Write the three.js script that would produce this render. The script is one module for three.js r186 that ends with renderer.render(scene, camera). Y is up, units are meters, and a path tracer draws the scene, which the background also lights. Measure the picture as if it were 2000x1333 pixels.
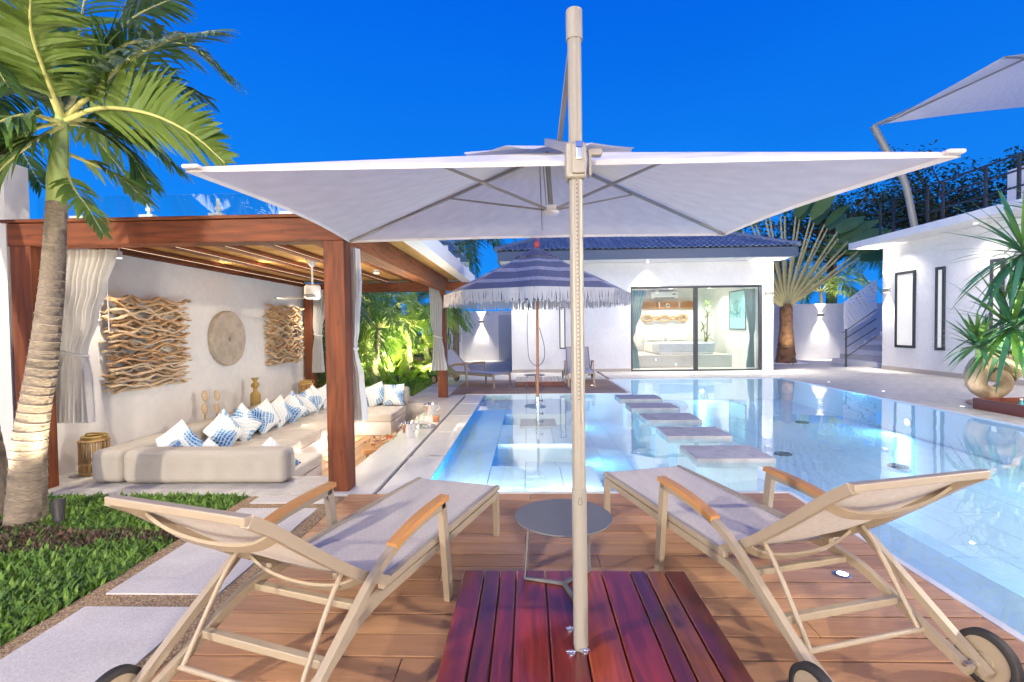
import * as THREE from 'three';
import { RoundedBoxGeometry } from 'three/addons/geometries/RoundedBoxGeometry.js';
import { mergeGeometries } from 'three/addons/utils/BufferGeometryUtils.js';
import { RectAreaLightUniformsLib } from 'three/addons/lights/RectAreaLightUniformsLib.js';
import { ImprovedNoise } from 'three/addons/math/ImprovedNoise.js';

// ---------------------------------------------------------------- camera
RectAreaLightUniformsLib.init();
const scene = new THREE.Scene();
const PW = 2000, PH = 1333, FPX = 960;
const camera = new THREE.PerspectiveCamera(2 * Math.atan(PH / 2 / FPX) * 180 / Math.PI, PW / PH, 0.05, 400);
camera.position.set(0, 1.5, 0);
camera.rotation.set(-0.0268, 0.033, -0.0125, 'YXZ');
camera.updateMatrixWorld();
scene.add(camera);

// ---------------------------------------------------------------- sky (dusk), faint afterglow, exposure
{
  const w = 256, h = 128, d = new Float32Array(w * h * 4);
  for (let j = 0; j < h; j++) for (let i = 0; i < w; i++) {
    const el = ((j + 0.5) / h - 0.5) * Math.PI, az = (i + 0.5) / w * 2 * Math.PI;
    const t = Math.pow(Math.min(1, Math.max(0, Math.sin(el)) / 0.72), 0.75);
    const wisp = 0.5 + 0.28 * Math.sin(az * 3 + 7 * el + 1.2 * Math.sin(az * 5 + el * 11)) + 0.22 * Math.sin(az * 8 - el * 19 + 1.5 * Math.sin(az * 4 - el * 6));
    const a = 1 + 0.12 * Math.cos(az - 5.3) + 0.10 * (wisp - 0.5) * (1 - 0.6 * t);
    const k = (j * w + i) * 4;
    d[k] = (0.022 * (1 - t) * (1 - t) + 0.0006) * a;
    d[k + 1] = (0.37 * (1 - t) + 0.104 * t) * a;
    d[k + 2] = (1.10 * (1 - t) + 0.82 * t) * (1 + (a - 1) * 0.6);
    d[k + 3] = 1;
  }
  const t = new THREE.DataTexture(d, w, h, THREE.RGBAFormat, THREE.FloatType);
  t.mapping = THREE.EquirectangularReflectionMapping; t.magFilter = THREE.LinearFilter; t.minFilter = THREE.LinearFilter; t.needsUpdate = true;
  scene.background = t; scene.environment = t; scene.environmentIntensity = 1;
}
const sun = new THREE.DirectionalLight(new THREE.Color(1, 0.9, 0.78), 0.7);
sun.position.set(-9, 9, 14); sun.target.position.set(1, 0, -7); sun.castShadow = true; sun.shadow.radius = 45;
sun.shadow.mapSize.set(2048, 2048);
Object.assign(sun.shadow.camera, { left: -22, right: 22, top: 22, bottom: -22, near: 0.1, far: 70 });
scene.add(sun, sun.target);
const renderer = new THREE.WebGLRenderer({ antialias: true });
renderer.toneMapping = THREE.LinearToneMapping;
renderer.toneMappingExposure = 1.0;
const LAMP = 1.75; // strength of all the lamps together
renderer.shadowMap.enabled = true;

// ---------------------------------------------------------------- helpers
const V = (x, y, z) => new THREE.Vector3(x, y, z);
const lerp = (a, b, t) => a + (b - a) * t;
let seed = 12345;
const rnd = () => { seed = (Math.imul(seed, 1664525) + 1013904223) >>> 0; return seed / 4294967296; };
const rr = (a, b) => a + (b - a) * rnd();
const pick = (a) => a[Math.floor(rnd() * a.length)];
function ray(px, py) { return V((px - PW / 2) / FPX, -(py - PH / 2) / FPX, -1).applyQuaternion(camera.quaternion); }
const cut = (px, py, k, val) => { const r = ray(px, py), t = (val - camera.position[k]) / r[k]; return camera.position.clone().addScaledVector(r, t); };
const gy = (px, py, Y = 0) => cut(px, py, 'y', Y);   // photo direction met with a level, a depth or a side wall
const gz = (px, py, Z) => cut(px, py, 'z', Z);
const gx = (px, py, X) => cut(px, py, 'x', X);

function prep(g) { const o = g.index ? g.toNonIndexed() : g; for (const k of Object.keys(o.attributes)) if (!['position', 'normal', 'uv'].includes(k)) o.deleteAttribute(k); if (!o.attributes.normal) o.computeVertexNormals(); if (!o.attributes.uv) o.setAttribute('uv', new THREE.Float32BufferAttribute(new Float32Array(o.attributes.position.count * 2), 2)); o.clearGroups?.(); return o; }
const mg = (list) => list.length === 1 ? prep(list[0]) : mergeGeometries(list.map(prep), false);
function bx(w, h, d, x = 0, y = 0, z = 0, r = 0) {
  const g = r > 0 ? new RoundedBoxGeometry(w, h, d, 2, Math.min(r, w / 2.01, h / 2.01, d / 2.01)) : new THREE.BoxGeometry(w, h, d);
  return g.translate(x, y, z);
}
const span = (x0, x1, y0, y1, z0, z1, r = 0) => bx(Math.abs(x1 - x0), Math.abs(y1 - y0), Math.abs(z1 - z0), (x0 + x1) / 2, (y0 + y1) / 2, (z0 + z1) / 2, r);
function bar(a, b, w, h, r = 0) { // box from a to b; w sideways, h upwards
  const d = b.clone().sub(a), L = d.length(); d.normalize();
  let s = V(0, 1, 0).cross(d); if (s.lengthSq() < 1e-6) s = V(1, 0, 0); s.normalize();
  const u = d.clone().cross(s);
  return bx(w, h, L, 0, 0, 0, r).applyMatrix4(new THREE.Matrix4().makeBasis(s, u, d).setPosition(a.clone().add(b).multiplyScalar(0.5)));
}
function rod(a, b, r1, r2 = r1, n = 10) {
  const d = b.clone().sub(a), L = d.length();
  const g = new THREE.CylinderGeometry(r2, r1, L, n);
  g.applyQuaternion(new THREE.Quaternion().setFromUnitVectors(V(0, 1, 0), d.normalize()));
  return g.translate((a.x + b.x) / 2, (a.y + b.y) / 2, (a.z + b.z) / 2);
}
const tube = (pts, r, seg = 16, n = 7) => new THREE.TubeGeometry(new THREE.CatmullRomCurve3(pts), seg, r, n);
const lathe = (prof, n = 20) => new THREE.LatheGeometry(prof.map(([r, y]) => new THREE.Vector2(r, y)), n);
function sweep(pts, side, w, h) { // rectangular bar along a polyline; side = constant sideways vector
  const pos = [], rings = [];
  pts.forEach((p, i) => {
    const t = pts[Math.min(i + 1, pts.length - 1)].clone().sub(pts[Math.max(i - 1, 0)]).normalize();
    const n = t.clone().cross(side).normalize();
    const c = (a, b) => p.clone().addScaledVector(side, a * w / 2).addScaledVector(n, b * h / 2);
    rings.push([c(-1, -1), c(1, -1), c(1, 1), c(-1, 1)]);
  });
  const q = (a, b, c, d) => { for (const v of [a, b, c, a, c, d]) pos.push(v.x, v.y, v.z); };
  for (let i = 0; i + 1 < rings.length; i++) for (let k = 0; k < 4; k++) { const m = (k + 1) % 4; q(rings[i][k], rings[i][m], rings[i + 1][m], rings[i + 1][k]); }
  const a = rings[0], b = rings[rings.length - 1]; q(a[3], a[2], a[1], a[0]); q(b[0], b[1], b[2], b[3]);
  const g = new THREE.BufferGeometry(); g.setAttribute('position', new THREE.Float32BufferAttribute(pos, 3)); g.computeVertexNormals(); return prep(g);
}
const smooth = (pts, n = 14) => new THREE.CatmullRomCurve3(pts, false, 'centripetal').getPoints(n);
function tri(pos) { const g = new THREE.BufferGeometry(); g.setAttribute('position', new THREE.Float32BufferAttribute(pos, 3)); g.computeVertexNormals(); return prep(g); }
function grid(nu, nv, f, uvs) { // smooth sheet, f(u,v) -> Vector3
  const pos = [], uv = [], idx = [];
  for (let j = 0; j <= nv; j++) for (let i = 0; i <= nu; i++) { const p = f(i / nu, j / nv); pos.push(p.x, p.y, p.z); uv.push(...(uvs ? uvs(i / nu, j / nv) : [i / nu, j / nv])); }
  for (let j = 0; j < nv; j++) for (let i = 0; i < nu; i++) { const a = j * (nu + 1) + i, b = a + 1, c = a + nu + 1, d = c + 1; idx.push(a, b, d, a, d, c); }
  const g = new THREE.BufferGeometry(); g.setAttribute('position', new THREE.Float32BufferAttribute(pos, 3)); g.setAttribute('uv', new THREE.Float32BufferAttribute(uv, 2)); g.setIndex(idx); g.computeVertexNormals(); return prep(g);
}
function uvm(g0, axis = 'x', k = 1) { // uv in metres, u along the grain
  const g = prep(g0), p = g.attributes.position, n = g.attributes.normal, uv = new Float32Array(p.count * 2), A = 'xyz'.indexOf(axis), ox = rnd() * 5, oy = rnd() * 5;
  for (let i = 0; i < p.count; i++) {
    const P = [p.getX(i), p.getY(i), p.getZ(i)], N = [Math.abs(n.getX(i)), Math.abs(n.getY(i)), Math.abs(n.getZ(i))], m = N.indexOf(Math.max(...N));
    const rest = [0, 1, 2].filter((q) => q !== m && q !== A);
    const u = m === A ? P[rest[0]] : P[A], v = m === A ? P[rest[1]] : P[rest[0]];
    uv[2 * i] = u * k + ox; uv[2 * i + 1] = v * k + oy;
  }
  g.setAttribute('uv', new THREE.BufferAttribute(uv, 2)); return g;
}
const taken = {};
function numbered(n) { taken[n] = (taken[n] || 0) + 1; return taken[n] === 1 ? n : n + '_' + String(taken[n] - 1).padStart(3, '0'); }
function mesh(name, g, m) { const o = new THREE.Mesh(g, m); o.name = name; o.castShadow = o.receiveShadow = true; return o; }
function thing(name, label, category, group, x = 0, y = 0, z = 0, ry = 0) {
  const o = new THREE.Group(); o.name = numbered(name); o.position.set(x, y, z); o.rotation.y = ry; o.userData = { label, category };
  if (group) o.userData.group = group; scene.add(o); return o;
}
function part(parent, name, g, m) { const o = mesh(name, prep(g), m); parent.add(o); return o; }        // local coordinates
function wpart(parent, name, g, m) { return part(parent, name, prep(g).translate(-parent.position.x, -parent.position.y, -parent.position.z), m); } // world coordinates
function sub(parent, name, g, m) { return part(parent, name, g, m); }
function solo(name, g, m, label, category, group) { // one-mesh thing, world coordinates, origin at its base
  const b = prep(g); b.computeBoundingBox(); const c = b.boundingBox, x = (c.min.x + c.max.x) / 2, y = c.min.y, z = (c.min.z + c.max.z) / 2;
  const o = mesh(numbered(name), b.translate(-x, -y, -z), m); o.position.set(x, y, z); o.userData = { label, category }; if (group) o.userData.group = group; scene.add(o); return o;
}
function struct(name, g, m) { const o = g ? mesh(numbered(name), prep(g), m) : new THREE.Group(); if (!g) o.name = numbered(name); o.userData = { kind: 'structure' }; scene.add(o); return o; }
function copyOf(o, label, x, y, z, ry = 0, group) { const c = o.clone(); c.name = numbered(o.name.replace(/_\d{3}$/, '')); c.userData = { ...o.userData, label }; if (group) c.userData.group = group; c.position.set(x, y, z); c.rotation.y = ry; scene.add(c); return c; }

// ---------------------------------------------------------------- textures
const hsh = (x, y, s) => { let h = Math.imul(x, 374761393) ^ Math.imul(y, 668265263) ^ Math.imul(s, 974711); h = Math.imul(h ^ (h >>> 13), 1274126177); return ((h ^ (h >>> 16)) >>> 0) / 4294967296; };
function vn(u, v, px, py, s) { // periodic value noise, u,v in 0..1
  const x = u * px, y = v * py, xi = Math.floor(x), yi = Math.floor(y), fx = x - xi, fy = y - yi, sx = fx * fx * (3 - 2 * fx), sy = fy * fy * (3 - 2 * fy);
  const h = (a, b) => hsh(((a % px) + px) % px, ((b % py) + py) % py, s);
  return lerp(lerp(h(xi, yi), h(xi + 1, yi), sx), lerp(h(xi, yi + 1), h(xi + 1, yi + 1), sx), sy);
}
function tex(size, f, metres, srgb = true) {
  const d = new Uint8Array(size * size * 4);
  for (let j = 0; j < size; j++) for (let i = 0; i < size; i++) { const c = f((i + 0.5) / size, (j + 0.5) / size), k = (j * size + i) * 4; for (let q = 0; q < 3; q++) d[k + q] = Math.max(0, Math.min(255, 255 * (c.length ? c[q] : c))); d[k + 3] = 255; }
  const t = new THREE.DataTexture(d, size, size, THREE.RGBAFormat, THREE.UnsignedByteType);
  t.wrapS = t.wrapT = THREE.RepeatWrapping; t.magFilter = THREE.LinearFilter; t.minFilter = THREE.LinearMipmapLinearFilter; t.generateMipmaps = true;
  if (srgb) t.colorSpace = THREE.SRGBColorSpace; t.repeat.set(1 / metres, 1 / metres); t.needsUpdate = true; return t;
}
const grainF = (u, v) => { const w = vn(u, v, 3, 5, 7) * 0.06; return 0.5 * vn(u, v + w, 4, 60, 1) + 0.3 * vn(u, v + w, 10, 160, 2) + 0.2 * vn(u, v, 3, 14, 3); };
const TX = {
  grain: tex(512, (u, v) => 0.84 + 0.16 * grainF(u, v), 1.0),
  grainStrong: tex(512, (u, v) => { const g = grainF(u, v), k = vn(u, v, 6, 12, 9); return 0.5 + 0.5 * Math.pow(g, 0.9) - (k > 0.86 ? (k - 0.86) * 1.8 : 0); }, 1.2),
  grainBump: tex(512, (u, v) => grainF(u, v), 1.0, false),
  terrazzo: tex(512, (u, v) => { const n = hsh(Math.floor(u * 512), Math.floor(v * 512), 5), m = vn(u, v, 128, 128, 3), b = vn(u, v, 6, 6, 4); return 0.80 + 0.1 * m + 0.06 * n + 0.05 * b - (n > 0.985 ? 0.28 : 0); }, 0.8),
  pebble: tex(512, (u, v) => { const m = vn(u, v, 110, 110, 13), n = vn(u, v, 60, 60, 14), c = 0.5 + 0.5 * m; return [c * (0.9 + 0.1 * n), c * (0.84 + 0.08 * n), c * (0.78 - 0.04 * n)]; }, 0.7),
  pebbleBump: tex(512, (u, v) => vn(u, v, 110, 110, 13), 0.7, false),
  plaster: tex(512, (u, v) => 0.93 + 0.045 * vn(u, v, 5, 5, 21) + 0.025 * vn(u, v, 40, 40, 22), 3),
  plasterBump: tex(512, (u, v) => 0.6 * vn(u, v, 90, 90, 23) + 0.4 * vn(u, v, 24, 24, 24), 1.5, false),
  weave: tex(256, (u, v) => { const a = Math.sin(u * Math.PI * 2 * 32), b = Math.sin(v * Math.PI * 2 * 32); return 0.86 + 0.07 * a * b + 0.06 * vn(u, v, 8, 8, 31); }, 0.10),
  cloth: tex(256, (u, v) => 0.9 + 0.05 * vn(u, v, 120, 120, 33) + 0.05 * vn(u, v, 5, 5, 34), 0.5),
  bark: tex(512, (u, v) => { const s = vn(u, v, 50, 90, 42), w = vn(u, v, 5, 6, 43), q = vn(u, v, 11, 14, 44), k = 0.66 + 0.12 * s + 0.16 * w - (q > 0.68 ? (q - 0.68) * 0.9 : 0); return [k * 1.02, k * 0.98, k * 0.92]; }, 0.9),
  barkBump: tex(512, (u, v) => 0.5 * vn(u, v, 50, 90, 42) + 0.5 * vn(u, v, 11, 14, 44), 0.9, false),
  marble: tex(512, (u, v) => { const w = vn(u, v, 4, 4, 51), m = Math.abs(Math.sin((u * 2 + w * 1.1 + 0.35 * vn(u, v, 9, 9, 52)) * Math.PI * 2)); return 0.965 - 0.02 * Math.pow(1 - m, 2.5) - 0.035 * w - 0.02 * vn(u, v, 60, 60, 53); }, 1.6),
  stone: tex(512, (u, v) => 0.74 + 0.16 * vn(u, v, 150, 150, 55) + 0.10 * vn(u, v, 12, 12, 56), 0.9),
  batik: tex(512, (u, v) => {
    const w = vn(u, v, 3, 3, 61), w2 = vn(u, v, 7, 7, 62), band = vn(u, v, 4, 3, 63), st = Math.sin((u * 11 + w * 2) * Math.PI * 2), dash = Math.sin((v * 13 + w2 * 2) * Math.PI * 2);
    let b = band > 0.54 ? 0.85 : band > 0.36 ? 0.5 : 0.08; if (st > -0.35 && dash > -0.8) b = Math.min(1, b * 1.15 + 0.08); else b *= 0.42;
    const c = vn(u, v, 5, 6, 64); return [lerp(0.93, 0.06 + 0.14 * c, b), lerp(0.92, 0.30 + 0.24 * c, b), lerp(0.90, 0.60 + 0.18 * c, b)];
  }, 1),
  ripple: tex(512, (u, v) => 0.6 * vn(u, v, 8, 8, 71) + 0.3 * vn(u, v, 17, 17, 72) + 0.1 * vn(u, v, 40, 40, 73), 5, false),
  straw: tex(256, (u, v) => 0.75 + 0.2 * vn(u, v, 90, 5, 81) + 0.05 * vn(u, v, 7, 7, 82), 0.4),
  soil: tex(256, (u, v) => 0.4 + 0.5 * vn(u, v, 40, 40, 91) * vn(u, v, 9, 9, 92) + 0.1 * vn(u, v, 100, 100, 93), 0.8),
  painting: tex(256, (u, v) => { const t = vn(u, v, 14, 5, 95) * (1 - Math.abs(v - 0.45) * 2), f = vn(u, v, 30, 30, 96); const k = v > 0.3 && v < 0.75 ? t * f * 1.6 : 0.1 * f; return [0.62 - 0.4 * k, 0.84 - 0.34 * k, 0.86 - 0.36 * k]; }, 1),
};
// ---------------------------------------------------------------- materials
const C = (r, g, b) => new THREE.Color().setRGB(r, g, b);
const S = (r, g, b, rough = 0.7, extra = {}) => new THREE.MeshStandardMaterial({ color: C(r, g, b), roughness: rough, side: THREE.DoubleSide, ...extra });
const PH_ = (r, g, b, rough, extra) => new THREE.MeshPhysicalMaterial({ color: C(r, g, b), roughness: rough, side: THREE.DoubleSide, ...extra });
const M = {
  plaster: S(0.84, 0.83, 0.81, 0.85, { map: TX.plaster, bumpMap: TX.plasterBump, bumpScale: 0.0015 }),
  skirting: S(0.55, 0.50, 0.44, 0.6, { map: TX.terrazzo }),
  terrazzo: S(0.66, 0.64, 0.62, 0.65, { map: TX.terrazzo }),
  paving: S(0.62, 0.59, 0.55, 0.5, { map: TX.stone }),
  pebble: S(0.60, 0.50, 0.40, 0.9, { map: TX.pebble, bumpMap: TX.pebbleBump, bumpScale: 0.004 }),
  marble: S(0.80, 0.80, 0.78, 0.22, { map: TX.marble }),
  marbleB: S(0.76, 0.76, 0.74, 0.26, { map: TX.marble }),
  concrete: S(0.62, 0.60, 0.57, 0.75, { map: TX.stone }),
  shadedBlue: S(0.03, 0.26, 0.60, 0.4),  // blue shade of submerged upright faces, put into the colour
  gutter: S(0.10, 0.10, 0.10, 0.5),
  joint: S(0.22, 0.27, 0.31, 0.9),
  greyStone: S(0.54, 0.54, 0.53, 0.75, { map: TX.stone }),
  ground: S(0.16, 0.12, 0.08, 1, { map: TX.soil }),
  soil: S(0.10, 0.075, 0.05, 1, { map: TX.soil }),
  metal: S(0.345, 0.29, 0.215, 0.42),
  metalGrey: S(0.27, 0.26, 0.23, 0.38),
  tableGrey: S(0.13, 0.135, 0.145, 0.55),
  darkMetal: S(0.035, 0.035, 0.04, 0.45),
  frameDark: S(0.045, 0.05, 0.06, 0.4),
  tyre: S(0.02, 0.02, 0.022, 0.7),
  chrome: S(0.85, 0.85, 0.85, 0.12, { metalness: 1 }),
  steel: S(0.7, 0.7, 0.7, 0.25, { metalness: 1 }),
  teak: S(0.62, 0.30, 0.10, 0.45, { map: TX.grain, bumpMap: TX.grainBump, bumpScale: 0.0006 }),
  sling: PH_(0.80, 0.75, 0.68, 0.95, { map: TX.weave, transmission: 0.22, thickness: 0 }),
  canopy: PH_(0.86, 0.84, 0.81, 1, { map: TX.cloth, transmission: 0.3, thickness: 0 }),
  curtain: PH_(0.88, 0.87, 0.85, 1, { map: TX.cloth, transmission: 0.35, thickness: 0 }),
  curtainBlue: PH_(0.30, 0.42, 0.46, 1, { map: TX.cloth, transmission: 0.35, thickness: 0 }),
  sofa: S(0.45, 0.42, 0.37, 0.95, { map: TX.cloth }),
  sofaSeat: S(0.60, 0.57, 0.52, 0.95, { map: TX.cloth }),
  batik: S(1, 1, 1, 0.95, { map: TX.batik }),
  pergola: S(0.265, 0.066, 0.015, 0.68, { map: TX.grainStrong, bumpMap: TX.grainBump, bumpScale: 0.001 }),
  pergolaPale: S(0.38, 0.115, 0.036, 0.65, { map: TX.grainStrong, bumpMap: TX.grainBump, bumpScale: 0.001 }),
  bamboo: S(0.70, 0.38, 0.11, 0.6, { map: TX.grain }),
  white: S(0.82, 0.82, 0.80, 0.5),
  whiteGloss: S(0.82, 0.82, 0.82, 0.3),
  glass: PH_(0.91, 0.975, 0.965, 0.0, { transmission: 1, thickness: 0, ior: 1.5 }),
  glassClear: PH_(0.97, 0.99, 0.985, 0.0, { transmission: 1, thickness: 0, ior: 1.5 }),
  frosted: S(0.74, 0.74, 0.68, 0.5, { emissive: C(1, 0.95, 0.8), emissiveIntensity: 0.38 }),
  water: PH_(0.76, 0.935, 1.0, 0.0, { transmission: 1, thickness: 0, ior: 1.33, bumpMap: TX.ripple, bumpScale: 0.0035 }),
  art: S(0.66, 0.42, 0.22, 0.75, { map: TX.grain }),
  artPale: S(0.76, 0.58, 0.38, 0.75, { map: TX.grain }),
  disc: S(0.60, 0.52, 0.42, 0.85, { map: TX.stone }),
  gold: S(0.50, 0.34, 0.10, 0.5, { map: TX.grain }),
  rattan: S(0.66, 0.42, 0.17, 0.7, { map: TX.straw }),
  sand: S(0.68, 0.50, 0.33, 0.85, { map: TX.stone }),
  roof: S(0.14, 0.18, 0.25, 0.35), roofB: S(0.11, 0.145, 0.21, 0.35), roofC: S(0.17, 0.21, 0.28, 0.35),
  fascia: S(0.07, 0.10, 0.16, 0.4),
  linen: S(0.84, 0.83, 0.82, 0.95, { map: TX.cloth }),
  greyLinen: S(0.55, 0.58, 0.62, 0.95, { map: TX.cloth }),
  floorIn: S(0.66, 0.62, 0.56, 0.35, { map: TX.marble }),
  bark: S(0.36, 0.325, 0.285, 0.95, { map: TX.bark, bumpMap: TX.barkBump, bumpScale: 0.006 }),
  barkBrown: S(0.34, 0.20, 0.12, 0.95, { map: TX.bark, bumpMap: TX.barkBump, bumpScale: 0.02 }),
  scar: S(0.20, 0.17, 0.14, 0.95),
  crownshaft: S(0.34, 0.44, 0.14, 0.45),
  rachis: S(0.46, 0.46, 0.16, 0.55),
  petiole: S(0.46, 0.42, 0.19, 0.6, { map: TX.grain }),
  strawDry: S(0.62, 0.45, 0.24, 0.9),
  shade: PH_(0.11, 0.135, 0.24, 1, { map: TX.straw, transmission: 0.2, thickness: 0 }),
  shadePale: PH_(0.40, 0.42, 0.50, 1, { map: TX.straw, transmission: 0.25, thickness: 0 }),
  fringe: PH_(0.38, 0.37, 0.41, 1, { transmission: 0.25, thickness: 0 }),
  brownPole: S(0.34, 0.13, 0.06, 0.5, { map: TX.grain }),
  planter: S(0.20, 0.055, 0.04, 0.4, { map: TX.grain }),
  painting: S(1, 1, 1, 0.6, { map: TX.painting }),
  farTree: S(0.05, 0.10, 0.035, 0.9),
  blueLabel: S(0.03, 0.09, 0.35, 0.4), redPaint: S(0.5, 0.06, 0.03, 0.5), turquoise: S(0.05, 0.35, 0.45, 0.4),
};
const leaf = (r, g, b, tr = 0.35, rough = 0.6) => PH_(r, g, b, rough, { transmission: tr, thickness: 0 });
M.palm = [leaf(0.06, 0.145, 0.016), leaf(0.085, 0.18, 0.018), leaf(0.12, 0.205, 0.024)];
M.fern = [leaf(0.13, 0.27, 0.03, 0.4), leaf(0.20, 0.35, 0.035, 0.4), leaf(0.28, 0.39, 0.045, 0.4)];
M.strap = [leaf(0.05, 0.19, 0.10), leaf(0.07, 0.24, 0.09), leaf(0.12, 0.27, 0.05)];
M.banana = [leaf(0.06, 0.15, 0.04), leaf(0.09, 0.19, 0.05)];
M.deck = [[0.53, 0.295, 0.155], [0.48, 0.26, 0.135], [0.57, 0.33, 0.185], [0.44, 0.24, 0.13]].map((c) => S(...c, 0.55, { map: TX.grain, bumpMap: TX.grainBump, bumpScale: 0.0012 }));
M.pitDeck = [[0.62, 0.40, 0.22], [0.56, 0.35, 0.18], [0.66, 0.44, 0.26]].map((c) => S(...c, 0.55, { map: TX.grain, bumpMap: TX.grainBump, bumpScale: 0.0012 }));
M.farDeck = [[0.42, 0.26, 0.16], [0.38, 0.23, 0.14], [0.46, 0.29, 0.19]].map((c) => S(...c, 0.6, { map: TX.grain, bumpMap: TX.grainBump, bumpScale: 0.0012 }));
M.red = [[0.40, 0.035, 0.016], [0.19, 0.020, 0.016], [0.50, 0.075, 0.012], [0.30, 0.026, 0.018], [0.33, 0.085, 0.018]].map((c) => PH_(...c, 0.42, { map: TX.grainStrong, bumpMap: TX.grainBump, bumpScale: 0.0008, clearcoat: 0.8, clearcoatRoughness: 0.16 }));
M.tile = [[0.82, 0.84, 0.84], [0.79, 0.815, 0.82], [0.84, 0.855, 0.855]].map((c) => S(...c, 0.35, { map: TX.marble }));
const glow = (r, g, b, k) => new THREE.MeshStandardMaterial({ color: C(0.8, 0.8, 0.8), emissive: C(r, g, b), emissiveIntensity: k });
M.lampWarm = glow(1, 0.86, 0.66, 5); M.lampWhite = glow(1, 0.93, 0.82, 6); M.lampStrip = glow(1, 0.82, 0.55, 3); M.lampPool = glow(0.75, 0.92, 1, 3); M.lampIn = glow(1, 0.95, 0.86, 4);
function spot(x, y, z, tx, ty, tz, I, ang, pen = 0.6, col = [1, 0.9, 0.75], rad = 1.5) { const l = new THREE.SpotLight(C(...col), I * LAMP, 0, ang, pen, 2); l.position.set(x, y, z); l.target.position.set(tx, ty, tz); l.castShadow = true; l.shadow.radius = rad; scene.add(l, l.target); return l; }
function point(x, y, z, I, col = [1, 0.88, 0.7], rad = 2) { const l = new THREE.PointLight(C(...col), I * LAMP, 0, 2); l.position.set(x, y, z); l.castShadow = true; l.shadow.radius = rad; scene.add(l); return l; }

// ================================================================ THE SETTING
struct('ground', new THREE.PlaneGeometry(400, 400).rotateX(-Math.PI / 2).translate(0, -0.82, -40), M.ground);
// --- paved terraces
struct('terrace', uvm(mg([span(7.16, 14, -0.8, 0, -21.2, 6), span(2.35, 7.16, -0.8, 0, -16.4, -14.11)]), 'x'), M.paving);
struct('terrace', uvm(span(-1.8, 2.25, -0.8, -0.002, -16.4, -14.12), 'x'), M.paving);
struct('terrace', uvm(span(-3.4, -0.5, -0.8, -0.004, -24, -16.41), 'x'), M.paving);
struct('terrace', uvm(span(8.1, 14, -0.8, -0.003, -24, -21.2), 'x'), M.paving);
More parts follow.
